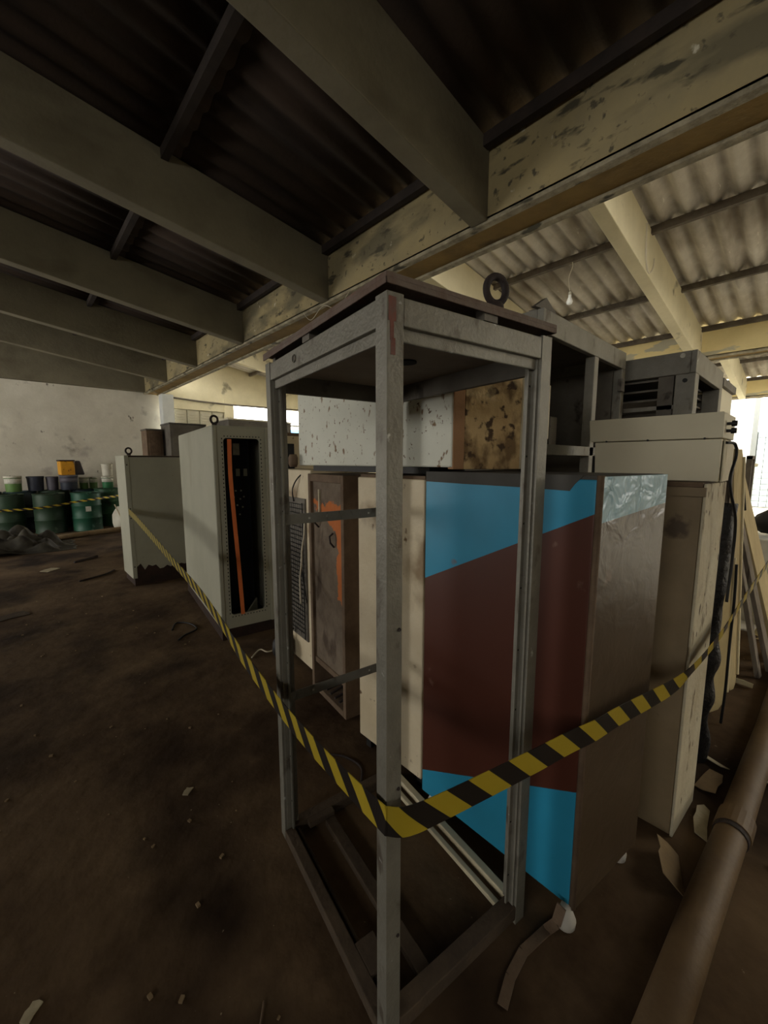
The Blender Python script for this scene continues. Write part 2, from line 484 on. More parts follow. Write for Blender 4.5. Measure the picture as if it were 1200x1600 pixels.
# ------------------------------------------------------------------ setting: floor and walls
struct(MB().box(-6.3, 16.3, -8.3, 13.5, -.2, 0).build('floor', 'floor'))
struct(MB().box(5.0, 16.3, -8, 13.0, 0, .012).build('bounce_slab', 'outdoor_ground'))  # pale slab added to bounce light up onto the roof
struct(MB().box(16.3, 34, -10, 20, -.2, -.02).build('yard_floor', 'outdoor_ground'))
struct(MB().box(-6.3, 16.3, 13.5, 26, -.2, -.02).build('yard_floor', 'outdoor_ground'))
struct(MB().box(-6.3, 3.28, 13.0, 13.3, 0, 3.52).build('wall_back', 'plaster'))
wl = MB().box(-6.3, -6, -8.3, -4.0, 0, 5.6).box(-6.3, -6, 1.0, 7.0, 0, 5.6).box(-6.3, -6, -4.0, 1.0, 0, 2.3).box(-6.3, -6, -4.0, 1.0, 3.2, 5.6).box(-6.3, -6, 11.4, 13.0, 0, 5.6).box(-6.3, -6, 7.0, 11.4, 3.2, 5.6).box(-6.3, -6, 7.0, 11.4, 0, .3)  # unseen openings, put where their light is needed
struct(wl.build('wall_left', 'plaster'))
wf = MB().box(-6, .5, -8.3, -8, 0, 5.6).box(4.5, 9, -8.3, -8, 0, 5.6).box(.5, 4.5, -8.3, -8, 0, 5.6).box(14, 16.3, -8.3, -8, 0, 5.6).box(9, 14, -8.3, -8, 0, 1.7).box(9, 14, -8.3, -8, 3.3, 5.6)
struct(wf.build('wall_front', 'plaster'))
wr = MB().box(16, 16.3, -8, .6, 0, 3.45).box(16, 16.3, 6, 13.3, 0, 3.45)
struct(wr.build('wall_right', 'plaster'))
# end wall of the bright bay: header, shuttered door, opening, pier
we = (MB().box(3.52, 5.12, 12.95, 13.25, 3.14, 3.52).box(5.12, 5.4, 12.9, 13.3, 0, 3.52)
      .box(9.2, 16.3, 12.95, 13.25, 0, 3.52).box(5.4, 9.2, 12.95, 13.25, 0, 1.2).box(5.4, 9.2, 12.95, 13.25, 3.42, 3.52))
struct(we.build('wall_end', 'cream_beam'))
struct(MB().box(3.3, 16.3, 12.95, 13.3, 3.52, 5.3).build('wall_gable', 'cream_beam'))
d = MB()
for i in range(4):
    x0 = 3.66 + i * .365
    d.box(x0, x0 + .33, 13.0, 13.04, .02, 3.12)
    for k in range(38):
        d.box(x0 + .03, x0 + .30, 12.985, 13.0, .1 + k * .078, .15 + k * .078)
d.box(3.64, 5.12, 13.04, 13.08, 0, 3.14)
dd = struct(d.build('door_1', 'cream_door'))
wn = MB()
for x in (5.42, 6.7, 7.95, 9.16):
    wn.box(x - .03, x + .03, 13.05, 13.12, 1.2, 3.42)
wn.box(5.4, 9.2, 13.05, 13.12, 2.84, 2.9).box(5.4, 9.2, 13.05, 13.12, 1.2, 1.26)
w1 = struct(wn.build('window_1', 'white_paint'))
# blue sheet fence far outside that window
tag(rebase(MB().box(4.5, 16, 20, 20.08, 0, 3.35).build('sheet_fence', 'outside_blue'), (10, 20, 0)),
    'blue sheet fence outdoors beyond the bright end window', 'fence')
# pipe run along the header
struct(MB().tube([(3.5, 12.9, 3.44), (4.3, 12.9, 3.40), (5.3, 12.9, 3.38), (9, 12.9, 3.44)], .025, 8).build('trim_1', 'purlin_grey', smooth=True))

# ------------------------------------------------------------------ main beams (gutter beams along Y)
def gutter(x, mface, y0=-8.0, y1=13.0):
    root = thing('gutter_beam', '', '', (x + .2, 0, 3.45))
    del root['label'], root['category']
    root['kind'] = 'structure'
    MB().box(-.2, .2, y0, y1, .03, .53).build('web', mface, root)
    MB().box(-.2, -.13, y0, y1, 0, .05).box(.13, .2, y0, y1, 0, .05).build('lip', 'gutter_lip', root, bevel=.006)
    MB().box(-.129, .129, y0, y1, .022, .04).build('soffit', 'gutter_soffit', root)
    return root
gutter(2.9, 'gutter')
gutter(9.4, 'yellow_beam')
gutter(15.9, 'yellow_beam')
# clerestory mullions above the gutter beams
for gx in (3.15, 9.65):
    mb = MB()
    for i in range(11):
        mb.box(gx - .04, gx + .04, -8 + i * 2.1, -7.9 + i * 2.1, 3.98, 4.86)
    mb.box(gx - .05, gx + .05, -8, 13, 4.8, 4.86)
    struct(mb.build('clerestory_frame', 'purlin_grey'))
# columns under the gutter beams
for cx, cy, w in ((3.37, 12.62, .30), (9.6, 12.62, .34), (16.1, 5.9, .3), (16.1, .75, .3)):
    struct(MB().box(cx - w / 2, cx + w / 2, cy - .16, cy + .16, 0, 3.45).build('concrete_column', 'white_paint', bevel=.01))

# ------------------------------------------------------------------ secondary beams
def sbeam(x0, x1, y, fz, mt, w=.15, dep=.56, off=.03):
    z0, z1 = fz(x0) - off, fz(x1) - off
    poly = [(x0, y, z0 - dep), (x1, y, z1 - dep), (x1, y, z1), (x0, y, z0)]
    return struct(MB().extrude(poly, (0, w, 0)).build('concrete_beam', mt, bevel=.008))
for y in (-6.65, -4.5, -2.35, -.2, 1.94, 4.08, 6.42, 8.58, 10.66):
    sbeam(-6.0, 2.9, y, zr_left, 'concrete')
for y in (-6.9, -4.8, -2.65, -.5, 1.66, 3.85, 6.0, 8.15, 10.3):
    sbeam(3.3, 9.4, y, zr_right, 'cream_beam', off=.06, dep=.53)
    sbeam(9.8, 15.9, y, lambda x: zr_right(x - PER), 'cream_beam', off=.06, dep=.53)
z0, z1 = zr_left(-6), zr_left(2.9)
struct(MB().extrude([(-6, 12.78, 3.5), (2.9, 12.78, 3.5), (2.9, 12.78, z1 - .03), (-6, 12.78, z0 - .03)], (0, .5, 0)).build('concrete_beam', 'concrete'))

# ------------------------------------------------------------------ purlins and corrugated sheets
def purlin(x, fz, y0, y1, mt, lower=.045):
    z = fz(x) - .03
    struct(MB().box(x - .03, x + .03, y0, y1, z - .085, z).build('purlin', mt))
for x in (-5.4, -3.75, -2.1, -.45, 1.2, 2.84):
    purlin(x, zr_left, -8, 13, 'purlin')
for x in (4.35, 6.0, 7.65, 9.3):
    purlin(x, zr_right, -8, 13, 'purlin_grey')
    purlin(x + PER, lambda q: zr_right(q - PER), -8, 13, 'purlin_grey')

def sheets(fz, cuts, name, mt, pitch=.235, amp=.036, y0=-8.3, y1=13.3, n=8):
    """rows of corrugated sheets, each row lapping under the one uphill of it"""
    mb = MB()
    ny = int((y1 - y0) / pitch * n)
    for k in range(len(cuts) - 1):
        xa, xb = cuts[k] , cuts[k + 1]
        up, dn = (xa, xb)
        xs = [xa, xa + .5 * (xb - xa), xb + .14]
        base = len(mb.v)
        for j in range(ny + 1):
            y = y0 + j * (y1 - y0) / ny
            jit = .012 * noise.noise(Vector((k * 7.3, y * 1.1, 0)))
            for i, x in enumerate(xs):
                lift = (.0, -.004, -.016)[i]
                mb.v.append((x + (jit if i == 2 else 0), y, fz(x) + .02 + lift + amp * cos(2 * pi * y / pitch)))
        for j in range(ny):
            for i in range(2):
                a = base + j * 3 + i
                mb.f.append((a, a + 1, a + 4, a + 3))
                mb.mi.append(0)
    o = mb.build(name, mt, smooth=True, solid=.007)
    return struct(o)
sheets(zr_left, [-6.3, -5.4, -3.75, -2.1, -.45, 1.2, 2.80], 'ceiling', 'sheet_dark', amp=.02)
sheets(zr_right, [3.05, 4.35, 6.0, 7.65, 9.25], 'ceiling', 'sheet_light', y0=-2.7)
sheets(zr_right, [3.05, 4.35, 6.0], 'ceiling', 'sheet_light', y1=-2.7)  # downhill sheets left out here, a gap added to brighten the bay
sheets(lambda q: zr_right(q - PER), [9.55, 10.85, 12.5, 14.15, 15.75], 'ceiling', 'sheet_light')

# ------------------------------------------------------------------ outdoors beyond the right end
struct(MB().box(19.2, 19.4, 1.72, 12, 0, 4.6).build('wall_yard', 'white_paint'))
struct(MB().box(19.1, 19.4, 1.58, 1.72, 0, 4.6).build('trim_2', 'mortar'))
gb = MB().box(19.22, 19.4, -8, 1.58, 0, 2.62, 1)
for i in range(13):
    for j in range(30):
        z0 = 2.62 - (i + 1) * .2
        gb.box(19.17, 19.24, 1.565 - (j + 1) * .2, 1.55 - j * .2, z0 + .008, z0 + .192)
struct(gb.build('wall_blocks', ['glass_block', 'mortar']))

# ================================================================== OBJECTS
# ------------------------------------------------------------------ open cabinet frame in the foreground
def post(w=.045, h=1.96, sx=1, sy=1):
    """hollow folded post; lips turn inwards along +x*sx and +y*sy"""
    mb = MB()
    X = lambda a, b: (min(a * sx, b * sx), max(a * sx, b * sx))
    Y = lambda a, b: (min(a * sy, b * sy), max(a * sy, b * sy))
    mb.box(*X(0, w), *Y(0, w), 0, h)
    mb.box(*X(w, w + .006), *Y(.010, .034), .05, h - .06)
    mb.box(*X(w + .006, w + .02), *Y(.028, .034), .05, h - .06)
    mb.box(*X(.010, .034), *Y(w, w + .006), .05, h - .06)
    mb.box(*X(.028, .034), *Y(w + .006, w + .02), .05, h - .06)
    for k in range(9):
        z = .18 + k * .205
        mb.box(*X(w + .010, w + .016), *Y(.0272, .029), z - .003, z + .003, 1)
        mb.box(*X(.0272, .029), *Y(w + .010, w + .016), z - .003, z + .003, 1)
    return mb
fr = thing('cabinet_frame', 'tall empty grey steel cabinet frame in the foreground with tape bent round its corner', 'cabinet frame', (.615, .655, 0), R(-8.5))
FW, FD = .59, .80
for (px, py, sx, sy) in ((0, 0, 1, 1), (FW, 0, -1, 1), (0, FD, 1, -1), (FW, FD, -1, -1)):
    o = post(sx=sx, sy=sy).build('post', ['grey_steel', 'hole'], fr, bevel=.003)
    o.location = (px, py, 0)
def rail(x0, x1, y0, y1, z0, z1):
    return MB().box(x0, x1, y0, y1, z0, z1)
e = .002
# top rails (outer face, then the recessed inner lip)
rail(.045, FW - .045, e, .02, 1.895, 1.955).box(.045, FW - .045, .016, .024, 1.865, 1.9).build('top_rail', 'grey_steel', fr, bevel=.003)
rail(e, .02, .045, FD - .045, 1.895, 1.955).box(.016, .024, .045, FD - .045, 1.865, 1.9).build('top_rail', 'grey_steel', fr, bevel=.003)
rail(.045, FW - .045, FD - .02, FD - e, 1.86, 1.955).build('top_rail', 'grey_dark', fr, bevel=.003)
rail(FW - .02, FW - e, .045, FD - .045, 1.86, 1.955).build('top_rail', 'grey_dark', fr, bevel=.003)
# lid with folded edge, its dark underside and the cable hole
lid = MB().box(-.006, FW + .012, -.006, FD + .006, 1.984, 1.996).box(-.006, -.001, -.006, FD + .006, 1.972, 1.985).box(-.006, FW + .012, -.006, -.001, 1.972, 1.985).box(FW + .006, FW + .012, -.006, FD + .006, 1.972, 1.985)
lido = lid.build('lid', 'lid_edge', fr, bevel=.002)
for q in ((.30, .35, .0, .03), (.0, .03, .40, .45), (.56, FW, .5, .56), (.03, .08, FD - .03, FD)):
    MB().box(*q, 1.955, 1.984).build('spacer', 'grey_dark', fr)
MB().box(.022, FW - .022, .022, FD - .022, 1.925, 1.935).build('inner_top', 'underside', fr)
MB().lathe([(.034, 1.920), (.034, 1.926)], 28, 0, (.32, .35, 0)).build('cable_hole', 'hole', fr, smooth=False)
eyebolt(fr, .365, .022, 1.996, (.25, 1, 0), 1.15)
# rivet, red primer patch
mb = MB()
ring(mb, (-.001, .52, 1.925), .011, .002, (1, 0, 0), 20)
mb.build('rivet', 'grey_dark', fr, smooth=True)
MB().box(.004, .024, -.0008, .001, 1.90, 1.95).box(.008, .018, -.0008, .001, 1.86, 1.90).box(.010, .022, -.0008, .001, 1.83, 1.865).build('primer_patch', 'red_patch', fr)
# screws on the posts
for z in (.35, .78, 1.2):
    mb = MB()
    mb.lathe([(.005, 0), (.004, .003)], 12, 0, (0, 0, 0))
    for v in range(24):
        x, y, zz = mb.v[-24 + v]
        mb.v[-24 + v] = (.036 + x, -zz - .0002, z + y)
    mb.build('screw', 'rust_iron', fr)
# flat cross straps on the rear side
for z in (1.375, .64):
    m2 = MB().box(.03, FW - .03, FD - .052, FD - .047, z - .02, z + .02)
    for x in (.14, .42):
        m2.box(x - .004, x + .004, FD - .0535, FD - .0515, z - .004, z + .004, 1)
    m2.build('cross_strap', ['grey_steel', 'label'], fr)
# bottom rails
MB().box(.045, FW - .045, .0, .05, .02, .07).build('bottom_rail', 'base_steel', fr, bevel=.003)
MB().box(.0, .04, .045, FD - .045, .0, .045).box(.052, .064, .05, FD - .05, .01, .03).box(.04, .11, .14, .24, .03, .045).build('bottom_rail', 'base_steel', fr, bevel=.003)
MB().box(FW - .03, FW, .045, FD - .045, .02, .05).box(FW - .075, FW - .055, .045, FD - .045, .02, .04).build('bottom_rail', 'beige', fr, bevel=.003)
MB().box(.045, FW - .045, FD - .045, FD, .0, .045).box(.10, .22, FD - .075, FD - .045, .02, .045).build('bottom_rail', 'base_steel', fr, bevel=.003)
MB().box(.17, .215, .05, FD - .08, .0, .03).build('base_slat', 'base_steel', fr, bevel=.003)

# bent strap leaning at the frame's right foot
pts = [(1.235, .455, .115), (1.225, .465, .05), (1.21, .49, .012), (1.10, .515, .007), (1.01, .51, .007), (.93, .49, .006)]
mb = MB()
for a, b in zip(pts[:-1], pts[1:]):
    mb.plank(a, b, .03, .006, (0, 1, 0))
tag(rebase(mb.build('bent_strap', 'dirt_steel'), (1.10, .51, 0)), 'bent flat metal strap lying by the right foot of the foreground frame', 'strap')

# ------------------------------------------------------------------ hazard tape
tm = bpy.data.materials.new('hazard_tape')
tm.use_nodes = True
n, l = tm.node_tree.nodes, tm.node_tree.links
b = n['Principled BSDF']
b.inputs['Roughness'].default_value = .45
uv = n.new('ShaderNodeUVMap')
sp = n.new('ShaderNodeSeparateXYZ')
l.new(uv.outputs[0], sp.inputs[0])
a1 = n.new('ShaderNodeMath'); a1.operation = 'MULTIPLY_ADD'; a1.inputs[1].default_value = .55
l.new(sp.outputs[1], a1.inputs[0]); l.new(sp.outputs[0], a1.inputs[2])
a2 = n.new('ShaderNodeMath'); a2.operation = 'FRACT'; l.new(a1.outputs[0], a2.inputs[0])
a3 = n.new('ShaderNodeMath'); a3.operation = 'GREATER_THAN'; a3.inputs[1].default_value = .5; l.new(a2.outputs[0], a3.inputs[0])
mx = n.new('ShaderNodeMix'); mx.data_type = 'RGBA'; l.new(a3.outputs[0], mx.inputs['Factor'])
mx.inputs['A'].default_value = (*s(172, 150, 38), 1); mx.inputs['B'].default_value = (*s(28, 22, 18), 1)
l.new(mx.outputs['Result'], b.inputs['Base Color'])
M['tape'] = tm
def smooth_path(pts, n=12):
    P = [Vector(p) for p in pts]
    out = []
    for i in range(len(P) - 1):
        p0 = P[max(i - 1, 0)]; p1 = P[i]; p2 = P[i + 1]; p3 = P[min(i + 2, len(P) - 1)]
        for k in range(n):
            t = k / n
            out.append(.5 * ((2 * p1) + (p2 - p0) * t + (2 * p0 - 5 * p1 + 4 * p2 - p3) * t * t + (3 * p1 - p0 - 3 * p2 + p3) * t ** 3))
    out.append(P[-1])
    return out
def tape(name, pts, width, period=.14, phase=0, th=.0012):
    """ribbon: pts = (x,y,z, tilt) where tilt 0 is upright and 90 lies flat"""
    C = smooth_path([p[:3] for p in pts])
    Tl = [q.x for q in smooth_path([(p[3], 0, 0) for p in pts])]
    vs, uvs, fs = [], [], []
    u = phase
    for i, c in enumerate(C):
        if i:
            u += (C[i] - C[i - 1]).length / period
        dd = (C[min(i + 1, len(C) - 1)] - C[max(i - 1, 0)]).normalized()
        sd = dd.cross(Vector((0, 0, 1))).normalized()
        wv = (Vector((0, 0, 1)) * cos(R(Tl[i])) + sd * sin(R(Tl[i]))) * width / 2
        nn = wv.cross(dd).normalized() * th
        for q, vv in ((c + wv + nn, 1), (c - wv + nn, 0), (c - wv - nn, 0), (c + wv - nn, 1)):
            vs.append(tuple(q)); uvs.append((u, vv))
    for i in range(len(C) - 1):
        a, c = i * 4, i * 4 + 4
        for j in range(4):
            k = (j + 1) % 4
            fs.append((a + j, a + k, c + k, c + j))
    fs.append((0, 1, 2, 3)); e_ = (len(C) - 1) * 4
    fs.append((e_ + 3, e_ + 2, e_ + 1, e_))
    me = bpy.data.meshes.new(name)
    me.from_pydata(vs, [], fs)
    lay = me.uv_layers.new(name='UVMap')
    for lp in me.loops:
        lay.data[lp.index].uv = uvs[lp.vertex_index]
    me.materials.append(tm)
    o = bpy.data.objects.new(name, me)
    COL.objects.link(o)
    return o
tp = [(1.035, 5.80, .985, 0), (.955, 5.0, .985, 0), (.865, 3.88, .928, 4), (.80, 3.09, .886, 6), (.743, 2.39, .853, 6), (.70, 1.93, .804, 4),
      (.678, 1.647, .750, 0), (.665, 1.307, .690, 0), (.635, 1.05, .698, 0), (.614, .824, .712, 0), (.600, .66, .728, -5), (.604, .636, .729, -8), (.646, .604, .726, -10),
      (.751, .568, .729, -8), (1.028, .477, .751, -6), (1.16, .434, .765, -4), (1.262, .400, .771, -2), (1.40, .372, .772, 0), (1.731, .296, .772, 6), (1.876, .261, .807, 15), (2.164, .225, .857, 12),
      (2.455, .20, .92, 11), (2.956, .16, 1.006, 10), (3.6, .12, 1.10, 10)]
t1 = tape('hazard_tape', tp, .072, .135, .2)
tag(t1, 'long black and yellow tape wrapped round the front post of the open frame', 'tape', 'black and yellow barrier tapes')
rebase(t1, (.60, .64, .7))
t2 = tape('hazard_tape', [(-2.5, 11.45, .58, 0), (-.5, 11.25, .60, 0), (.4, 11.2, .62, 4), (1.0, 11.25, .70, 8), (1.6, 10.9, .80, 10), (2.3, 9.8, .95, 10), (2.5, 9.3, 1.0, 10)], .045, .16)
tag(t2, 'pale striped barrier tape stretched across the front of the green drums', 'tape', 'black and yellow barrier tapes')
rebase(t2, (.4, 11.2, .6))

# ------------------------------------------------------------------ brown and blue painted cabinet
BLUE = s(44, 150, 190)
BR = s(84, 43, 30)
M['paint_front'] = painted('blue_and_brown_paint', BLUE, BR, [(1, 1.448, -.51, .0, 1), (1, .518, -.485, 0, -1)], .45, 0, s(120, 92, 78))
M['paint_side'] = painted('sheen_paled_film', s(122, 170, 188), s(84, 70, 54), [(0, 1.415, .09, 0, 1)], .33, .22, s(120, 104, 88), spec=.6)  # blue and brown paled to paint in the side's glossy reflection
bc = thing('painted_cabinet', 'brown cabinet with blue bands at top and bottom, behind right post of the frame', 'cabinet', (1.287, .437, 0))
foot = [(0.0, 0.0), (.43, -.065), (.43, .685), (0, .685)]
MB().prism([(.02, .01), (.42, -.045), (.42, .68), (.02, .68)], .09, 1.53).build('body', 'taupe', bc)
MB().box(-.004, .016, .012, .688, .08, 1.545).build('front_panel', 'paint_front', bc, bevel=.004)
MB().extrude([(.0, -.006, .08), (.43, -.072, .08), (.43, -.072, 1.555), (.0, -.006, 1.555)], (.002, .014, 0)).build('side_panel', 'paint_side', bc, bevel=.002)
mb = MB()
mb.tube([(.004, .004, .075), (.004, .004, 1.558)], .011, 12)
mb.build('corner_strip', 'dirt_steel', bc, smooth=True)
cap = [(-.006, .685, 1.517), (-.006, .5, 1.514), (-.006, .25, 1.512), (-.006, .09, 1.508), (-.006, .075, 1.53), (-.006, .05, 1.558), (-.006, .685, 1.558)]
MB().extrude(cap, (.035, 0, 0)).build('top_cap', 'dark_cap', bc)
MB().prism([(.0, .0), (.43, -.06), (.43, .685), (.0, .685)], 1.53, 1.556).build('top_panel', 'dark_cap', bc)
for fx, fy in ((-.005, .02), (.39, -.02), (.03, .64), (.39, .64)):
    MB().lathe([(.022, 0), (.032, .008), (.034, .03), (.022, .06), (.016, .085)], 20, 0, (fx - .0, fy, 0)).build('foot', 'plastic_foot', bc, smooth=True)

# ------------------------------------------------------------------ white enamelled box cabinet beside it
wc = thing('white_cabinet', 'dirty white enamel cabinet standing between the brown painted cabinet and the rusty panel', 'cabinet', (1.325, 1.17, 0))
MB().box(0, .40, 0, .462, .075, 1.52).build('body', 'white_enamel', wc, bevel=.006)
MB().box(.01, .39, .005, .45, 1.52, 1.535).build('top_panel', 'dirt_steel', wc)
for fx in (.05, .35):
    for fy in (.035, .42):
        MB().box(fx - .02, fx + .02, fy - .02, fy + .02, 0, .075).build('foot', 'black', wc)

# ------------------------------------------------------------------ rusty door unit
rm = mat('rust_and_orange', s(122, 108, 92), s(96, 82, 68), 5, 9, .85, 0, .6, 34,
         [(s(76, 62, 50), 7, .56, .66, (1, 1, .5))])
n, l = rm.node_tree.nodes, rm.node_tree.links
b = n['Principled BSDF']
src = b.inputs['Base Color'].links[0].from_socket
tc = n.new('ShaderNodeTexCoord'); sp = n.new('ShaderNodeSeparateXYZ'); l.new(tc.outputs['Object'], sp.inputs[0])
nz = n.new('ShaderNodeTexNoise'); nz.inputs['Scale'].default_value = 9; nz.inputs['Detail'].default_value = 12; nz.inputs['Roughness'].default_value = .75; l.new(tc.outputs['Object'], nz.inputs['Vector'])
def mth(op, *a):
    x = n.new('ShaderNodeMath'); x.operation = op
    for i, v in enumerate(a):
        if isinstance(v, (int, float)): x.inputs[i].default_value = v
        else: l.new(v, x.inputs[i])
    return x.outputs[0]
zz = mth('ADD', sp.outputs[2], mth('MULTIPLY', nz.outputs['Fac'], .25))
m1 = mth('MULTIPLY', mth('GREATER_THAN', zz, mth('ADD', 1.20, mth('MULTIPLY', sp.outputs[1], .55))), mth('LESS_THAN', zz, 1.47))
edge_ = mth('LESS_THAN', mth('ADD', sp.outputs[1], mth('MULTIPLY', nz.outputs['Fac'], .16)), .20)
m2 = mth('MULTIPLY', edge_, mth('MULTIPLY', mth('GREATER_THAN', zz, .85), mth('LESS_THAN', zz, 1.47)))
mk = mth('MAXIMUM', m1, m2)
x = n.new('ShaderNodeMix'); x.data_type = 'RGBA'; l.new(mk, x.inputs['Factor']); l.new(src, x.inputs['A'])
x.inputs['B'].default_value = (*s(186, 106, 54), 1); l.new(x.outputs['Result'], b.inputs['Base Color'])
M['rusty'] = rm
ru = thing('rusty_cabinet', 'rusted cabinet with a grey panel flaking to orange, left of the white cabinet', 'cabinet', (1.40, 1.86, 0), R(-7.5))
W_ = .48
MB().box(.02, .42, .03, W_ - .03, .22, 1.50).build('panel', 'rusty', ru)
MB().box(0, .43, 0, .035, 0, 1.52).box(0, .43, W_ - .035, W_, 0, 1.52).box(0, .43, .035, W_ - .035, 1.47, 1.52).box(0, .43, .035, W_ - .035, .0, .04).box(.012, .03, .035, W_ - .035, .20, .24).build('frame', 'dirt_steel', ru, bevel=.004)
mb = MB()
for i in range(6):
    mb.tube([(.02, .06 + i * .06, .05), (.18, .08 + i * .06, .055 + .02 * (i % 2)), (.4, .06 + i * .06, .05)], .008, 6)
mb.build('grille', 'rust_iron', ru)
for zc, yc in ((1.22, .36), (1.12, .15)):
    MB().tube([(.01, yc, zc + .04), (-.012, yc + .005, zc + .02), (-.01, yc, zc - .02), (.015, yc, zc - .05)], .006, 8).build('latch', 'rust_iron', ru)
MB().box(.008, .022, .33, .345, 1.25, 1.42).build('torn_strip', 'cream_scrap', ru)

# ------------------------------------------------------------------ old fridge seen from behind (coil)
cf = thing('old_fridge', 'dirty whitish fridge turned backwards with black condenser grid, beside the left post of the frame', 'fridge', (1.545, 2.43, 0), R(-6))
MB().box(.0, .5, 0, .62, .03, 1.54).build('body', 'white_enamel', cf, bevel=.01)
mb = MB()
for i in range(30):
    zc = .30 + i * .034
    mb.tube([(-.02, .10, zc), (-.02, .60, zc)], .003, 6)
for y in (.10, .6):
    mb.tube([(-.024, y, .26), (-.024, y, 1.30)], .004, 6)
for i in range(14):
    mb.tube([(-.028, .13 + i * .035, .27), (-.028, .13 + i * .035, 1.29)], .0015, 5)
mb.build('condenser_grid', 'black', cf)
MB().box(-.01, .0, .08, .62, .24, 1.33).build('back_plate', 'grey_dark', cf)
mb = MB().lathe([(.02, 0), (.07, .01), (.085, .05), (.08, .12), (.05, .16), (.02, .17)], 20, 0, (-.09, .38, .04))
mb.tube([(-.08, .38, .2), (-.06, .34, .26), (-.03, .3, .28)], .008, 8)
mb.build('compressor', 'black', cf, smooth=True)
mb = MB()
mb.tube(smooth_path([(.1, .1, 1.545), (.0, .16, 1.50), (-.03, .24, 1.40), (-.015, .26, 1.30)], 6), .005, 8)
mb.build('cable', 'cable', cf, smooth=True)
tag(rebase(MB().tube(smooth_path([(1.41, 2.30, 1.24), (1.39, 2.28, 1.12), (1.40, 2.33, 1.0), (1.37, 2.29, .92), (1.38, 2.33, .80), (1.34, 2.26, .66)], 8), .006, 6).build('loose_wire', 'white_cable', smooth=True), (1.46, 2.3, .66)),
    'pale loose wire dangling beside the rusty panel', 'wire')
tag(rebase(MB().plank((1.43, 2.40, .90), (1.33, 2.17, .70), .02, .006, (0, 0, 1)).build('rubber_strip', 'cable'), (1.4, 2.3, .66)),
    'dark rubber strip hanging slanted across the rusty panel edge', 'strip')

# ------------------------------------------------------------------ speckled white fridge lying on top
sf = thing('speckled_fridge', 'speckled white cabinet resting high on the white and rusty cabinets, seen through the frame', 'cabinet', (1.36, 1.05, 1.545))
MB().prism([(0, 0), (0, 1.22), (.32, 1.22), (.345, -.0)], .03, .62).build('body', 'speckled', sf, bevel=.008)
A_ = Vector((.002, -.004, 0)); B_ = Vector((.36, -.175, 0))
def seg(t0, t1, z0, z1, th, off=0.0):
    p0 = A_.lerp(B_, t0); p1 = A_.lerp(B_, t1); nn = Vector((-(B_ - A_).y, (B_ - A_).x, 0)).normalized()
    p0 = p0 - nn * off; p1 = p1 - nn * off
    return MB().extrude([(p0.x, p0.y, z0), (p1.x, p1.y, z0), (p1.x, p1.y, z1), (p0.x, p0.y, z1)], nn * th)
seg(0, .13, .022, .62, .05).build('corner_strip', 'brown_trim', sf, bevel=.003)
seg(.13, .82, .022, .60, .04).build('scraped_panel', 'chipped', sf, bevel=.003)
seg(.82, 1.0, .022, .62, .03).build('side_strip', 'beige', sf, bevel=.003)
MB().box(.03, .3, .15, 1.1, -.002, .03).build('base_rail', 'black', sf)
mb = MB().lathe([(.022, 0), (.03, .02), (.03, .06), (.022, .08)], 18, 0, (-.03, 1.24, .02))
mb.build('knob', 'dirt_steel', sf, smooth=True)

# ------------------------------------------------------------------ taupe box with peeling edge and its console
bx = thing('peeling_cabinet', 'taupe cabinet with a peeling cream end, right of the wrinkled film covered side', 'cabinet', (1.945, .285, 0))
MB().box(.008, .30, .012, .72, .0, 1.50).build('body', 'taupe', bx, bevel=.005)
MB().extrude([(0, 0, 0), (.30, -.02, 0), (.30, -.02, 1.515), (0, 0, 1.515)], (0, .011, 0)).build('end_panel', 'peeled', bx, bevel=.004)
MB().box(-.006, .3, .012, .72, 1.50, 1.52).build('top_panel', 'dirt_steel', bx, bevel=.003)
MB().box(-.012, .008, .0, .72, 1.465, 1.50).build('top_trim', 'taupe', bx)
cn = thing('console_box', 'stone beige sloped metal housing with black knobs, lying on top of the peeling cabinet', 'metal housing', (2.0, .262, 1.522))
prof = [(0.0, 0.0, 0.0), (-.02, 0.0, .165), (.03, 0, .262), (.26, 0, .262), (.26, 0, 0)]
MB().extrude([(.0, 0, 0), (-.02, 0, .163), (.25, 0, .163), (.25, 0, 0)], (0, .45, 0)).build('lower_case', 'console', cn, bevel=.003)
MB().extrude([(-.024, -.004, .166), (-.045, -.004, .262), (.25, -.004, .262), (.25, -.004, .166)], (0, .475, 0)).build('upper_case', 'console', cn, bevel=.003)
for y in (.05, .24, .40):
    MB().tube([(-.022, y, .166), (-.030, y, .166)], .004, 10).build('screw', 'black', cn)
for i, (kx, kz) in enumerate(((.04, .222), (.04, .195))):
    mb = MB()
    mb.tube([(kx, -.002, kz), (kx, -.03, kz)], .006, 10)
    mb.tube([(kx, -.018, kz), (kx, -.034, kz)], .011, 12)
    mb.build('knob', 'black', cn, smooth=False)
mb = MB()
mb.tube(smooth_path([(.02, -.01, .15), (.07, -.03, .145), (.09, -.035, .10), (.04, -.03, .02), (.05, -.035, -.04), (.13, -.05, -.16), (.16, -.05, -.33), (.13, -.05, -.5)], 8), .0055, 8)
mb.build('cable', 'cable', cn, smooth=True)
cl = MB().box(.012, .25, -.008, -.004, .0, .16)
cl.build('side_plate', 'beige', cn)

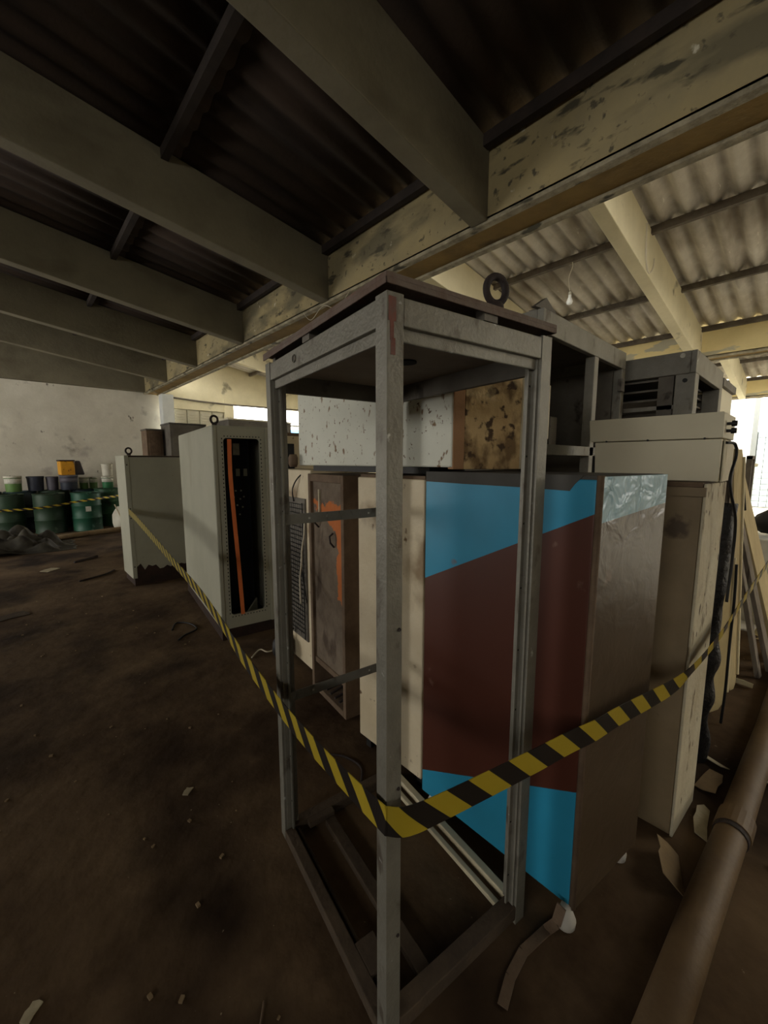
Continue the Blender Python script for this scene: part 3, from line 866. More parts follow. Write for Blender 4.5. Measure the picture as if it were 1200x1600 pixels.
# ------------------------------------------------------------------ tall open switchgear cabinets behind
def open_cabinet(name, label, loc, w, dpt, h, pw=.07, mt='grey_steel', rz=0, top=.11):
    t = thing(name, label, 'cabinet', loc, rz)
    for x in (0, w - pw):
        for y in (0, dpt - pw):
            MB().box(x, x + pw, y, y + pw, 0, h - top).build('post', mt, t, bevel=.004)
    MB().box(0, w, 0, .03, h - top, h).box(0, .03, .03, dpt, h - top, h).box(w - .03, w, .03, dpt, h - top, h).box(.03, w - .03, dpt - .03, dpt, h - top, h).build('top_frame', mt, t, bevel=.004)
    MB().box(.03, w - .03, .03, dpt - .03, h - .03, h - .01).build('top_panel', 'grey_dark', t)
    return t
T1 = open_cabinet('switchgear_cabinet', 'tall open grey switchgear cabinet just left of the beige sloped housing', (1.745, .87, 0), 1.09, .62, 2.26, .05, top=.10)
MB().box(.60, .655, .0, .05, 0, 2.16).build('mullion', 'grey_steel', T1, bevel=.004)
MB().box(.05, 1.04, .0, .04, 1.63, 1.68).build('cross_rail', 'grey_steel', T1, bevel=.003)
MB().box(.03, 1.06, .585, .60, .1, 2.16).box(1.03, 1.045, .05, .58, .1, 2.16).build('back_panel', 'grey_dark', T1)
MB().box(.29, .32, .12, .40, 1.70, 2.02).box(.32, .40, .14, .16, 1.72, 2.0).build('inner_plate', 'beige', T1, bevel=.003)
MB().box(.48, .62, .35, .5, 1.68, 1.90).build('inner_box', 'grey_dark', T1, bevel=.005)
MB().box(.75, .85, .30, .5, 1.68, 1.88).build('inner_box', 'grey_dark', T1, bevel=.005)
MB().box(.66, .72, -.012, .0, 1.52, 1.62).build('hinge', 'black', T1)
MB().extrude([(-.04, .02, 2.26), (.12, .0, 2.26), (.04, .01, 2.31)], (0, .02, 0)).box(.02, .10, .02, .08, 2.26, 2.27).build('corner_bracket', 'grey_dark', T1)
MB().box(.97, 1.03, -.02, .0, 2.02, 2.09).build('bracket', 'grey_dark', T1)

T2 = open_cabinet('switchgear_cabinet', 'tall open steel frame cabinet with dark shelves above the beige sloped housing', (3.0, .545, 0), .92, .80, 2.25, .10, 'grey_steel', 0, .13)
MB().box(.02, .9, .78, .79, 1.95, 2.12).box(.86, .875, .1, .75, .1, 2.1).build('back_panel', 'grey_dark', T2)
for k, z in enumerate((1.99, 2.05, 2.11)):
    MB().box(.06, .82, .10, .72, z - .006, z + .006).build('shelf', 'grey_dark', T2)
MB().box(.02, .03, .11, .19, 1.2, 2.12).build('side_plate', 'grey_dark', T2)
MB().box(.02, .04, .10, .78, 1.92, 1.945).build('cross_rail', 'grey_steel', T2)
MB().lathe([(.012, 0), (.012, .008)], 16, 0, (0, 0, 0)).build('bolt', 'black', T2).matrix_local = Matrix.Translation((.0, .05, 2.08)) @ Matrix.Rotation(R(-90), 4, 'Y')
MB().lathe([(.014, 0), (.014, .008)], 16, 0, (0, 0, 0)).build('bolt', 'label', T2).matrix_local = Matrix.Translation((.0, .07, 2.225)) @ Matrix.Rotation(R(-90), 4, 'Y')
T3 = thing('louvred_cabinet', 'beige cabinet with small louvres behind the tall steel frame, against the white daylight', 'cabinet', (4.25, .60, 0))
MB().box(0, .62, 0, .6, 0, 2.2).build('body', 'console', T3, bevel=.01)
for zc in (1.98, 1.93, 1.86, 1.81):
    for x0 in (.12, .42):
        MB().extrude([(x0, 0, zc), (x0, -.012, zc), (x0, 0, zc + .02)], (.09, 0, 0)).build('louvre', 'console', T3)
MB().box(-.03, .64, -.02, .6, 2.2, 2.26).build('top_panel', 'grey_dark', T3)

# ------------------------------------------------------------------ left row of cabinets
c2 = thing('control_cabinet', 'tall grey cabinet with open dark doorway and orange strip, nearest in the left row', 'cabinet', (1.27, 3.50, 0), R(-7.7))
CW, CD, CH = .50, 1.75, 1.89
MB().box(0, CW, .0, CD, 0, .10).build('plinth', 'rust_base', c2)
MB().box(-.002, .012, .0, CD, .10, CH).build('side_panel', 'cab_grey', c2, bevel=.004)
MB().box(CW - .012, CW, .0, CD, .10, CH).build('side_panel', 'cab_grey', c2)
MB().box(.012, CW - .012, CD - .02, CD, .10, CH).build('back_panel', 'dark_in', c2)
MB().box(.0, CW, .0, CD, CH, CH + .015).build('top_panel', 'cab_grey', c2, bevel=.003)
fm = MB()
bw = .085
fm.box(.012, bw, -.004, .02, .10, CH).box(CW - bw - .02, CW - .012, -.004, .02, .10, CH).box(bw, CW - bw - .02, -.004, .02, .10, .22).box(bw, CW - bw - .02, -.004, .02, CH - .09, CH)
cr = .03
for (cx, cz, sx, sz) in ((bw, .22, 1, 1), (CW - bw - .02, .22, -1, 1), (bw, CH - .09, 1, -1), (CW - bw - .02, CH - .09, -1, -1)):
    arc = [(cx, -.004, cz)] + [(cx + sx * cr * (1 - sin(a)), -.004, cz + sz * cr * (1 - cos(a))) for a in [i * pi / 12 for i in range(7)]]
    fm.extrude(arc, (0, .024, 0))
for k in range(46):
    z = .24 + k * .0345
    for x in (bw - .012, CW - bw - .008):
        fm.box(x - .004, x + .004, -.0055, -.004, z - .006, z + .006, 1)
for k in range(12):
    x = bw + .01 + k * .027
    for z in (.205, CH - .075):
        fm.box(x - .005, x + .005, -.0055, -.004, z - .004, z + .004, 1)
fm.build('front_frame', ['cab_grey', 'hole'], c2, bevel=0)
MB().box(CW - .055, CW - .03, -.02, -.004, .10, CH).box(.0, .03, -.012, -.004, .1, CH).build('door_rail', 'cab_grey', c2, bevel=.003)
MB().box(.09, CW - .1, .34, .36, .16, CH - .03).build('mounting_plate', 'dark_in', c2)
mb = MB()
op = smooth_path([(.135, -.008, CH - .10), (.13, -.01, 1.5), (.145, -.012, 1.1), (.165, -.01, .7), (.185, -.008, .215)], 8)
for a_, b_ in zip(op[:-1], op[1:]):
    mb.plank(a_, b_, .034, .006, (1, 0, 0))
mb.build('orange_strip', 'orange', c2)
MB().box(.25, .31, .33, .34, 1.66, 1.77).build('meter', 'label', c2)
for x in (.20, .27, .34):
    MB().box(x, x + .035, .33, .34, 1.46, 1.53).build('meter', 'cab_grey', c2)
for x, z in ((.26, 1.32), (.31, 1.32), (.24, 1.26), (.30, 1.24), (.335, 1.26), (.27, 1.18), (.32, 1.16), (.29, 1.09)):
    mb = MB()
    mb.lathe([(.009, 0), (.007, .01)], 10, 0, (0, 0, 0))
    for v in range(20):
        q = mb.v[-20 + v]
        mb.v[-20 + v] = (x + q[0], .338 - q[2], z + q[1])
    mb.build('indicator_lamp', 'label', c2)
MB().extrude([(.2, .1, .12), (.4, .3, .12), (.4, .3, .24)], (.01, -.01, 0)).build('loose_plate', 'cab_grey', c2)
eyebolt(c2, .035, .06, CH + .015, (0, 1, 0), 1.1)
MB().box(CW, CW + .02, .02, .05, .12, CH - .02).build('door_edge', 'cab_grey', c2)

cA = thing('control_cabinet', 'grey cabinet with rusted bottom edge, farthest in the left row beside the drums', 'cabinet', (1.04, 5.85, 0))
MB().box(.02, .80, .02, .55, 0, .12).build('plinth', 'rust_base', cA)
MB().box(0, .82, .01, .56, .10, 1.675).build('body', 'cab_grey', cA, bevel=.005)
pk = [(.05, .008, .09)]
random.seed(3)
for i in range(17):
    pk.append((.05 + i * .044, .008, .20 + .05 * noise.noise(Vector((i * .7, 0, 0))) * 2 + (.05 if i < 5 else 0)))
pk.append((.78, .008, .09))
MB().extrude(pk[::-1], (0, .006, 0)).build('rust_patch', 'rust_base', cA)
MB().box(.03, .81, .004, .012, 1.655, 1.672).build('top_seam', 'rust_base', cA)
MB().box(.0, .045, -.004, .012, .12, 1.675).build('corner_post', 'cab_grey', cA, bevel=.003)
for z in (.25, .88, 1.0, 1.55):
    MB().box(.018, .03, -.007, -.004, z, z + .015).build('screw', 'hole', cA)
eyebolt(cA, .07, .08, 1.675, (0, 1, 0), 1.25)
eyebolt(cA, .72, .10, 1.675, (0, 1, 0), 1.0)

def simple_cabinet(name, label, loc, w, dpt, h, mt, rz=0, door=True, top=None):
    t = thing(name, label, 'cabinet', loc, rz)
    MB().box(0, w, 0, dpt, .05, h).build('body', mt, t, bevel=.006)
    MB().box(.02, w - .02, .02, dpt - .02, 0, .05).build('plinth', 'rust_base', t)
    MB().box(-.01, w + .01, -.01, dpt + .01, h, h + .03).build('top_panel', top or mt, t, bevel=.004)
    if door:
        d_ = MB().box(.04, w - .04, -.012, 0, .12, h - .06).build('door', mt, t, bevel=.004)
        MB().box(w - .12, w - .10, -.022, -.012, h * .5, h * .5 + .12).build('handle', 'black', d_)
    return t
simple_cabinet('steel_cabinet', 'brown-grey low cabinet against the white end wall, left of the taller brown one', (1.95, 8.75, 0), .28, .4, 2.19, 'dirt_steel', top='grey_dark')
simple_cabinet('steel_cabinet', 'brown-grey tall cabinet with dark lid in front of the white column', (2.27, 8.4, 0), .66, .6, 2.30, 'grey_dark', top='dark_cap')
simple_cabinet('steel_cabinet', 'wide grey-brown cabinet under the bright end window, behind the open doorway cabinet', (3.15, 7.8, 0), 1.35, .7, 2.40, 'grey_dark', top='console')
simple_cabinet('enamel_cabinet', 'cream cabinet with a dark rounded slot, seen between left post and speckled cabinet', (1.98, 3.7, 0), .9, .5, 1.86, 'white_enamel', door=False, top='dirt_steel')
tag(rebase(MB().prism([(2.06, 3.688), (2.16, 3.688), (2.16, 3.698), (2.06, 3.698)], 1.45, 1.78).build('seal_panel', 'dark_in', bevel=.03), (2.1, 3.69, 1.45)),
    'dark rounded panel on the face of the cream cabinet behind the left post', 'panel')

# ------------------------------------------------------------------ drums, buckets, cans along the end wall
def drum(mt, label, x, y, z=0, k=1.0, sticker=None, group='oil drums along the end wall'):
    t = thing('oil_drum', label, 'drum', (x, y, z), 0, group)
    r = .285 * k
    h = .89 * k
    MB().lathe([(r - .01, .0), (r + .004, .006), (r + .004, .02), (r - .002, .03), (r - .002, h * .32), (r + .009, h * .335), (r + .009, h * .345), (r - .002, h * .36),
                (r - .002, h * .64), (r + .009, h * .655), (r + .009, h * .665), (r - .002, h * .68), (r - .002, h - .03), (r - .004, h - .025)], 40, 0).build('shell', mt, t, smooth=True)
    MB().lathe([(r + .003, h - .028), (r + .008, h - .014), (r + .003, h), (r - .012, h - .002), (r - .016, h - .018), (.02, h - .018)], 40, 0).build('rim_lid', mt, t, smooth=True)
    MB().lathe([(.03, h - .018), (.03, h - .004), (.01, h - .002)], 16, 0, (.15, .05, 0)).build('bung', 'black', t)
    if sticker:
        a0, zc = sticker
        mb = MB()
        vs = []
        for i in range(5):
            a = a0 + i * .09
            for z2 in (zc, zc + .12):
                vs.append(((r + .003) * cos(a), (r + .003) * sin(a), z2))
        mb.add(vs, [(2 * i, 2 * i + 2, 2 * i + 3, 2 * i + 1) for i in range(4)])
        mb.build('sticker', 'label', t, solid=.001)
    return t
drum('drum_dark', 'dark green oil drum cut by the left edge of the photo', -.11, 11.98, sticker=None)
drum('drum_dark', 'dull green oil drum, second in the front row behind the tarp', .58, 11.75)
drum('drum_teal', 'bright green oil drum with a white sticker, nearest the left row of cabinets', 1.24, 11.62, sticker=(-1.75, .46))
drum('drum_green', 'pale-topped green oil drum tucked behind the stickered drum', 1.78, 12.2, .0, 1.05)
drum('drum_blue', 'dark navy drum half hidden behind the far grey cabinet', 2.44, 12.35, .0, 1.0)
for i, x in enumerate((-1.05, -.44, .17, .78, 1.40)):
    drum('drum_dark' if i % 2 else 'drum_blue', 'dark oil drum in the back row, ' + ('leftmost, against the end wall', 'under the olive bucket', 'under the dark blue plastic tub', 'under the tub with the yellow can', 'under the small green cans')[i], x - .05, 12.68, .0, 1.02)
def bucket(label, x, y, z, r, h, mt, band='label', lid='white_plastic', bail=True, name='paint_bucket'):
    t = thing(name, label, 'bucket', (x, y, z), random.uniform(0, 6), 'buckets and cans stored on the drums')
    MB().lathe([(r * .88, 0), (r * .9, .01), (r * .97, h * .8), (r, h * .88), (r * .97, h * .9)], 28, 0).build('body', mt, t, smooth=True)
    if band:
        MB().lathe([(r * .955, h * .52), (r * .975, h * .52), (r * .995, h * .84), (r * .97, h * .84)], 28, 0).build('label_band', band, t, smooth=True)
    MB().lathe([(r * 1.02, h * .88), (r * 1.04, h * .92), (r * 1.03, h), (r * .5, h * .985)], 28, 0).build('lid', lid, t, smooth=True)
    if bail:
        MB().tube([(r * 1.03 * cos(a), r * .3 * sin(a), h * .86 + r * .35 * sin(a)) for a in [i * pi / 12 for i in range(13)]], .004, 6).build('handle', 'black', t, smooth=True)
    return t
bucket('olive green and white paint bucket at the far left, on the drums', .02, 12.5, .91, .155, .36, 'bucket_green')
bucket('dark blue plastic tub beside the olive bucket', .41, 12.6, .91, .16, .34, 'dark_plastic', None, 'dark_plastic', False, 'plastic_tub')
bucket('grey-violet plastic tub left of the yellow can', .72, 12.6, .91, .12, .33, 'grey_plastic', None, 'grey_plastic', False, 'plastic_tub')
bucket('dark blue tub carrying the yellow can', 1.02, 12.4, .92, .18, .35, 'dark_plastic', 'grey_plastic', 'grey_plastic', False, 'plastic_tub')
bucket('small green and white can, leftmost of three right of the yellow can', 1.335, 12.64, .91, .095, .30, 'bucket_green')
bucket('small green and white can, middle of three right of the yellow can', 1.535, 12.64, .91, .09, .30, 'bucket_green')
bucket('deep green and white can, rightmost of three beside the tan bucket', 1.78, 12.22, .936, .125, .29, 'bucket_green_dark')
bucket('tan bucket next to the far grey cabinet', 2.36, 12.3, .892, .13, .28, 'tan_plastic', None, 'dirt_steel')
bucket('tall white plastic pot stacked above the green cans', 1.79, 12.22, 1.24, .12, .30, 'white_plastic', None)
bucket('navy pot on top of the tan bucket', 2.38, 12.3, 1.185, .09, .22, 'dark_plastic', None, 'dark_plastic')
# yellow can
yc = thing('yellow_can', 'square yellow can with brown stains standing on the dark tub', 'can', (1.0, 12.35, 1.275), R(8), 'buckets and cans stored on the drums')
MB().box(-.15, .13, -.14, .14, 0, .33).build('body', 'yellow_plastic', yc, bevel=.02)
MB().box(-.16, .14, -.15, .15, .33, .36).build('lid', 'rust_base', yc, bevel=.01)
tag(rebase(MB().extrude([(1.15, 12.45, 1.27), (1.36, 12.45, 1.27), (1.28, 12.45, 1.62), (1.18, 12.45, 1.62)], (0, .2, 0)).build('plastic_sack', 'grey_plastic', bevel=.03), (1.25, 12.5, 1.27)),
    'grey plastic bag slumped right behind the yellow can', 'bag')
# jerry can
jc = thing('jerry_can', 'squat white plastic jerry can standing on the floor beside the drums', 'jerry can', (1.90, 11.3, .0), R(10))
MB().lathe([(.15, 0), (.20, .03), (.225, .15), (.22, .34), (.16, .46), (.12, .50), (.11, .53)], 28, 0).build('body', 'white_plastic', jc, smooth=True)
MB().lathe([(.05, .53), (.05, .57), (.02, .575)], 16, 0, (.03, 0, 0)).build('cap', 'white_plastic', jc)
# logs and tarp
tag(rebase(MB().tube([(2.5, 10.9, .07), (1.7, 10.75, .065), (.9, 10.55, .06), (.5, 10.4, .055)], .055, 12).build('wooden_pole', 'cardboard', smooth=True), (1.5, 10.7, 0)),
    'pale wooden pole lying on the floor before the drums', 'pole')
tag(rebase(MB().tube([(1.72, 11.15, .60), (1.86, 10.95, .12)], .012, 8).build('wooden_stick', 'cream_scrap'), (1.86, 10.95, 0)),
    'thin pale stick leaning in front of the white jerry can', 'stick')
def crumple(name, cx, cy, rx, ry, h, mt, sd=1, res=46):
    mb = MB()
    for j in range(res + 1):
        for i in range(res + 1):
            u = i / res * 2 - 1
            v = j / res * 2 - 1
            q = Vector((u * 2.1 + sd * 7, v * 2.1, sd))
            w = .28 * noise.noise(q * 1.3)
            rr = sqrt(u * u + v * v) + w
            k = max(0.0, 1 - rr ** 3)
            z = h * k * (.45 + .55 * abs(noise.noise(q * 1.6 + Vector((3, 1, 2)))) * 2) + .10 * h * noise.noise(q * 5) * k
            mb.v.append((rx * u * (1 + .15 * noise.noise(q)), ry * v * (1 + .15 * noise.noise(q + Vector((9, 9, 9)))), max(z, .002)))
    for j in range(res):
        for i in range(res):
            a = j * (res + 1) + i
            mb.f.append((a, a + 1, a + res + 2, a + res + 1))
            mb.mi.append(0)
    o = mb.build(name, mt, smooth=True, solid=.004)
    o.location = (cx, cy, .006)
    return o
tag(crumple('crumpled_tarp', -.25, 9.75, 1.05, .6, .40, 'tarp', 2), 'crumpled dark tarpaulin heap on the floor before the drums', 'tarpaulin')

# ------------------------------------------------------------------ right-hand clutter
# black sheeting bundle
mb = MB()
bp_ = smooth_path([(2.62, .325, .0), (2.52, .31, .35), (2.50, .307, .65), (2.50, .303, 1.0), (2.50, .302, 1.2), (2.52, .303, 1.40)], 12)
for i, p in enumerate(bp_):
    pass
mb.tube(bp_, [.052 + .012 * noise.noise(Vector((i * .15, 0, 0))) * 2 for i in range(len(bp_))], 24)
for i, v in enumerate(mb.v):
    q = Vector(v)
    mb.v[i] = tuple(q + Vector((noise.noise(q * 7), noise.noise(q * 7 + Vector((5, 0, 0))), 0)) * .015)
tag(rebase(mb.build('sheeting_bundle', 'netting', smooth=True), (2.62, .325, 0)), 'black dusty plastic sheeting hanging beside the peeling cabinet end', 'plastic sheeting')
# tan rounded boards
def round_board(name, label, a, b, w, t, mt, em, side, h=None):
    root = thing(name, label, 'board', a)
    A0 = Vector((0, 0, 0)); B0 = Vector(b) - Vector(a)
    dd = (B0 - A0).normalized(); sd = Vector(side); sd = (sd - dd * sd.dot(dd)).normalized(); nn = dd.cross(sd).normalized() * t
    L = (B0 - A0).length
    pts = [A0 + sd * (-w / 2 + .25 * w), A0 + sd * (.2 * w), A0 + dd * .03 + sd * (.38 * w), A0 + dd * .09 + sd * (.5 * w), A0 + dd * (L - .04) + sd * (.5 * w), A0 + dd * L + sd * (.4 * w), A0 + dd * L - sd * .5 * w, A0 + dd * .05 - sd * .5 * w]
    MB().extrude(pts, nn).build('panel', mt, root, bevel=.003)
    MB().plank(A0 + dd * .10 + sd * (.5 * w + .008) + nn * .5, A0 + dd * (L - .05) + sd * (.5 * w + .008) + nn * .5, .016, t * 1.6, sd).build('edge_strip', em, root, bevel=.004)
    return root
rb1 = round_board('tan_panel', 'tan board with a rounded foot and pale edge standing behind the black sheeting', (3.14, .315, .03), (3.20, .36, 1.05), .24, .03, 'foam', 'board_edge', (1, -.35, 0))
rb2 = round_board('tall_panel', 'narrow tall pale-edged board upright right of the tan board', (3.56, .275, .02), (3.56, .375, 1.68), .10, .03, 'wood_yellow', 'board_edge', (1, -.35, 0))
tag(rebase(MB().tube(smooth_path([(3.08, .28, 1.0), (3.05, .27, .8), (3.06, .27, .6), (3.03, .265, .4), (3.05, .265, .2), (3.06, .27, .01)], 8), .007, 8).build('hanging_cable', 'cable', smooth=True), (3.1, .29, 0)),
    'thin black cable hanging down in front of the tan board', 'cable')
P_ = lambda name, label, a, b, w, t, mt, side, cat='plank': tag(rebase(MB().plank(a, b, w, t, side).build(name, mt, bevel=.003), (a[0], a[1], 0)), label, cat)
P_('weathered_plank', 'wide weathered grey plank upright behind the console cable', (3.36, .47, .0), (3.36, .45, 1.66), .075, .02, 'wood_grey', (.1, 1, 0))
P_('weathered_plank', 'narrow grey plank upright between weathered plank and tan board', (3.44, .42, .0), (3.44, .405, 1.60), .055, .02, 'wood_grey', (.1, 1, 0))
P_('metal_strip', 'pale narrow strip standing beside the narrow grey plank', (3.31, .425, .0), (3.31, .42, 1.3), .025, .012, 'cream_scrap', (.1, 1, 0), 'strip')
P_('leaning_plank', 'dark plank leaning, its foot nearest the shadowed gap', (3.95, .17, .01), (3.86, .40, 1.18), .05, .03, 'wood_grey', (1, -.2, 0))
P_('leaning_plank', 'grey plank leaning behind the dark one at the right edge', (4.15, .12, .01), (4.0, .40, 1.25), .08, .03, 'wood_grey', (1, -.2, 0))
P_('leaning_board', 'wide yellowish plank leaning at the right edge behind the tape', (4.45, .08, .01), (4.05, .47, 1.68), .20, .03, 'wood_yellow', (1, -.2, 0))
P_('leaning_rod', 'thin pale rod leaning along the yellowish plank', (4.6, .05, .01), (4.25, .48, 1.5), .03, .02, 'board_edge', (1, -.2, 0), 'rod')
tag(rebase(MB().tube(smooth_path([(3.60, .40, 1.70), (3.75, .38, 1.60), (3.80, .36, 1.45), (3.88, .34, 1.25)], 8), .008, 8).build('hanging_cable', 'cable', smooth=True), (3.7, .38, 1.25)),
    'thick black hose arching over the tops of the leaning planks', 'hose')
# white window frame standing further back
wfm = thing('window_frame', 'white metal window frame standing upright in the bright daylight at right', 'window frame', (4.80, .43, 0))
mb = MB()
for x in (0, .22):
    mb.box(x - .012, x + .012, -.02, .02, .0, 1.65)
mb.box(-.012, .232, -.02, .02, 1.62, 1.65).box(-.012, .232, -.02, .02, 1.12, 1.14)
mb.build('frame', 'purlin_grey', wfm)
MB().box(.0, .22, -.004, .004, .1, 1.62).build('pane', 'white_plastic', wfm)
bag = MB().lathe([(.05, 0), (.16, .03), (.19, .12), (.15, .2), (.05, .25)], 18, 0)
for i, v in enumerate(bag.v):
    q = Vector(v)
    bag.v[i] = tuple(q + Vector((noise.noise(q * 9), noise.noise(q * 9 + Vector((4, 0, 0))), noise.noise(q * 9 + Vector((0, 7, 0))))) * .05)
bo = bag.build('bin_bag', 'black', smooth=True)
bo.location = (5.5, .24, .885)
tag(rebase(MB().box(5.28, 5.74, .02, .46, 0, .85).build('storage_crate', 'white_plastic', bevel=.01), (5.5, .24, 0)), 'pale crate standing in the daylight under the black bag', 'crate')
tag(bo, 'black bag lying on the pale crate at the right edge', 'bag')
hp = crumple('rubbish_heap', 5.02, -.22, .2, .48, .8, 'straw', 5)
tag(hp, 'heap of straw-coloured rubbish and packing at the right edge', 'rubbish heap', kind='stuff')
# far lockers with carton
simple_cabinet('steel_locker', 'pale steel locker in the daylight behind the leaning planks', (5.3, .66, 0), .5, .4, 1.70, 'console', door=True)
ct = thing('carton', 'small orange-tan carton on the pale locker in the daylight', 'carton', (5.38, .68, 1.73))
MB().box(0, .34, 0, .2, 0, .11).build('box', 'tan_carton', ct, bevel=.004)
MB().box(-.004, .344, -.004, .204, .075, .115).build('lid', 'cardboard', ct, bevel=.004)
tag(rebase(MB().box(10.2, 11.1, .9, 1.6, 0, 1.5).box(10.2, 11.1, .85, 1.65, 1.5, 1.56).build('metal_bin', 'console', bevel=.02), (10.6, 1.2, 0)),
    'large pale metal bin far off in the bright bay at right', 'bin')
# floor pipe with coupling
pp = thing('drain_pipe', 'long dirty beige pipe lying on the floor at the lower right', 'pipe', (2.1, .11, .058))
MB().tube([(2.2, -.075, 0), (1.0, -.045, 0), (0, 0, 0), (-.55, .03, 0), (-1.25, .06, 0)], .055, 20).build('pipe_body', 'pipe', pp, smooth=True)
mb = MB()
mb.tube([(-.02, .0, 0), (.09, -.005, 0)], .064, 20)
mb.build('coupling', 'pipe', pp, smooth=False)
mb = MB()
mb.tube([(-.045, .002, 0), (-.02, .001, 0)], .060, 20)
mb.build('seal_ring', 'rust_iron', pp)

# scraps on the floor at right
def flap(name, label, c, w, h, ang, tilt, mt, z=.02):
    T = Matrix.Translation((c[0], c[1], z)) @ Matrix.Rotation(ang, 4, 'Z') @ Matrix.Rotation(tilt, 4, 'X')
    pts = []
    for i, (u, v) in enumerate(((-1, -1), (-.2, -.86), (.9, -1), (1, -.1), (.8, .9), (.3, .8), (-.1, 1), (-.95, .75))):
        k = 1 + .35 * noise.noise(Vector((c[0] * 9 + i * 1.7, c[1] * 7, 0)))
        pts.append(T @ Vector((w / 2 * k * u, h / 2 * k * v, 0)))
    zmin = min(p.z for p in pts)
    pts = [p + Vector((0, 0, .001 - zmin)) for p in pts]
    o = MB().extrude(pts, (0, 0, .005)).build(name, mt)
    rebase(o, (c[0], c[1], 0))
    return tag(o, label, 'scrap')
flap('cardboard_scrap', 'upright brown cardboard flap at the foot of the peeling cabinet', (1.77, .26), .18, .10, .3, R(40), 'cardboard')
flap('cardboard_scrap', 'torn pale cardboard between the peeling cabinet and the pipe coupling', (2.13, .215), .20, .05, .1, R(14), 'cream_scrap')
flap('cardboard_scrap', 'brownish cardboard lying beside the pipe just past the coupling', (2.45, .225), .20, .08, 3.0, R(12), 'cardboard')
flap('cardboard_scrap', 'small pale chip of board on the dark floor left of the pipe', (2.62, .24), .10, .05, 1.2, R(20), 'cream_scrap')
flap('cardboard_scrap', 'pale scrap below the hanging black sheeting', (2.75, .36), .13, .07, .2, R(18), 'cream_scrap')
flap('cardboard_scrap', 'long pale scrap at the right edge beyond the pipe', (2.65, -.09), .24, .09, 1.9, R(8), 'cream_scrap')
flap('cardboard_scrap', 'pale scrap right of the pipe coupling', (2.06, -.06), .14, .06, .6, R(10), 'cream_scrap')
flap('cardboard_scrap', 'curled pale scrap behind the tape in front of the dark gap', (3.72, .24), .12, .05, 1.4, R(60), 'board_edge')
random.seed(21)
mb = MB()
for i in range(170):
    if i < 90:
        x, y = random.uniform(1.7, 4.2), random.uniform(-.4, .27)
    else:
        x, y = random.uniform(-.4, 1.15), random.uniform(.4, 6.5)
    r = random.uniform(.003, .009)
    if -.03 < y < .2 or (.95 < x < 1.9 and y > 5.7) or (x > .5 and y < 1.6):
        continue
    T = Matrix.Translation((x, y, r * .5)) @ Matrix.Rotation(random.uniform(0, 6), 4, 'Z')
    mb.box(-r, r, -r * .7, r * .7, -r * .5, r * .4, 0, T)
tag(mb.build('floor_crumbs', 'cardboard'), 'small pale crumbs and chips scattered over the dirt floor', 'debris', kind='stuff')
# wires and rags on the left floor
def wire(label, pts, r=.005, mt='cable', name='scrap_wire'):
    o = MB().tube(smooth_path(pts, 8), r, 6).build(name, mt, smooth=True)
    rebase(o, (pts[0][0], pts[0][1], 0))
    return tag(o, label, 'wire')
wire('curled black wire on the floor near the open doorway cabinet', [(.98, 3.78, .006), (1.05, 3.85, .006), (1.18, 3.92, .008), (1.17, 4.1, .01), (1.08, 4.2, .008), (1.0, 4.05, .006)], .008)
wire('short pale wire on the floor left of the frame post', [(1.32, 3.02, .006), (1.42, 3.08, .02), (1.45, 3.0, .02), (1.56, 3.02, .006)], .006, 'white_cable')
wire('long thin wire on the dark floor at lower left', [(.15, .55, .004), (.25, .75, .004), (.42, .98, .004)], .003, 'dirt_steel')
wire('dark curved wire lying inside the base of the frame', [(1.12, 1.72, .005), (1.2, 1.62, .005), (1.22, 1.5, .005), (1.16, 1.42, .005)], .006, 'rust_iron')
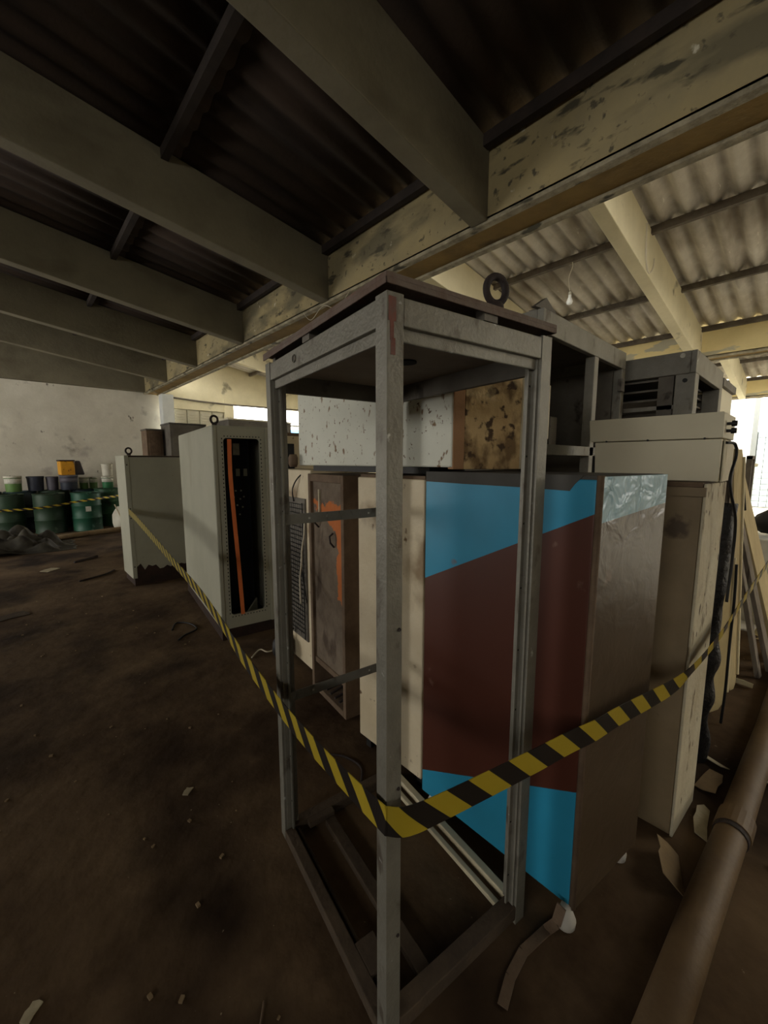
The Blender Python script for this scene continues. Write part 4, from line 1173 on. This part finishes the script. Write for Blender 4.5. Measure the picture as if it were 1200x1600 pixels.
wire('thin dark stick on the floor before the far grey cabinet', [(.55, 6.6, .01), (.85, 6.75, .012), (1.0, 6.95, .01)], .012, 'rust_iron', 'scrap_stick')
wire('dark stick lying alone on the lit floor at left', [(.62, 7.9, .01), (.95, 8.15, .014)], .02, 'rust_iron', 'scrap_stick')
flap('rag', 'dark flat rag on the floor at the far left', (-.12, 5.55), .26, .14, .3, R(5), 'base_steel')
flap('paper_scrap', 'pale paper scrap in the bottom left corner of the floor', (-.09, 1.42), .05, .03, .8, R(6), 'cream_scrap')
flap('paper_scrap', 'small pale scrap on the lit floor beyond the rag', (.30, 7.6), .22, .12, .8, R(6), 'cream_scrap')
flap('stone_chip', 'pale stone chip on the dark floor in the middle foreground', (.50, 1.95), .05, .03, .8, R(8), 'cream_scrap')

# bulb on its wire
bl = thing('light_bulb', 'unlit white bulb hanging on a thin wire from the bright roof', 'light bulb', (6.0, 2.62, 3.80))
MB().lathe([(.012, 0), (.035, .012), (.042, .04), (.03, .075), (.02, .10), (.02, .13)], 20, 0).build('glass', 'bulb', bl, smooth=True)
MB().tube([(0, 0, .13), (.005, 0, .17)], .02, 12).build('socket', 'white_plastic', bl)
MB().tube(smooth_path([(0, 0, .17), (.0, .03, .35), (-.01, -.02, .5), (0, .0, .62)], 6), .006, 6).build('wire', 'white_cable', bl, smooth=True)
# white conduit loop on the bright beam
tag(rebase(MB().tube(smooth_path([(5.65, 1.62, 4.34), (5.70, 1.62, 4.0), (5.85, 1.62, 3.86), (6.0, 1.62, 3.95), (6.1, 1.64, 4.1)], 8), .009, 6).build('conduit', 'white_cable', smooth=True), (5.8, 1.62, 3.86)),
    'thin white conduit looping down the side of the bright roof beam', 'conduit')
# cobweb threads under the gutter beam
tag(rebase(MB().tube(smooth_path([(2.88, 4.6, 3.45), (2.86, 4.4, 3.32), (2.9, 4.2, 3.44), (2.88, 3.9, 3.33), (2.9, 3.7, 3.45)], 8), .003, 5).build('loose_string', 'white_cable', smooth=True), (2.88, 4.2, 3.33)),
    'thin pale string dangling from the gutter beam above the frame', 'string')
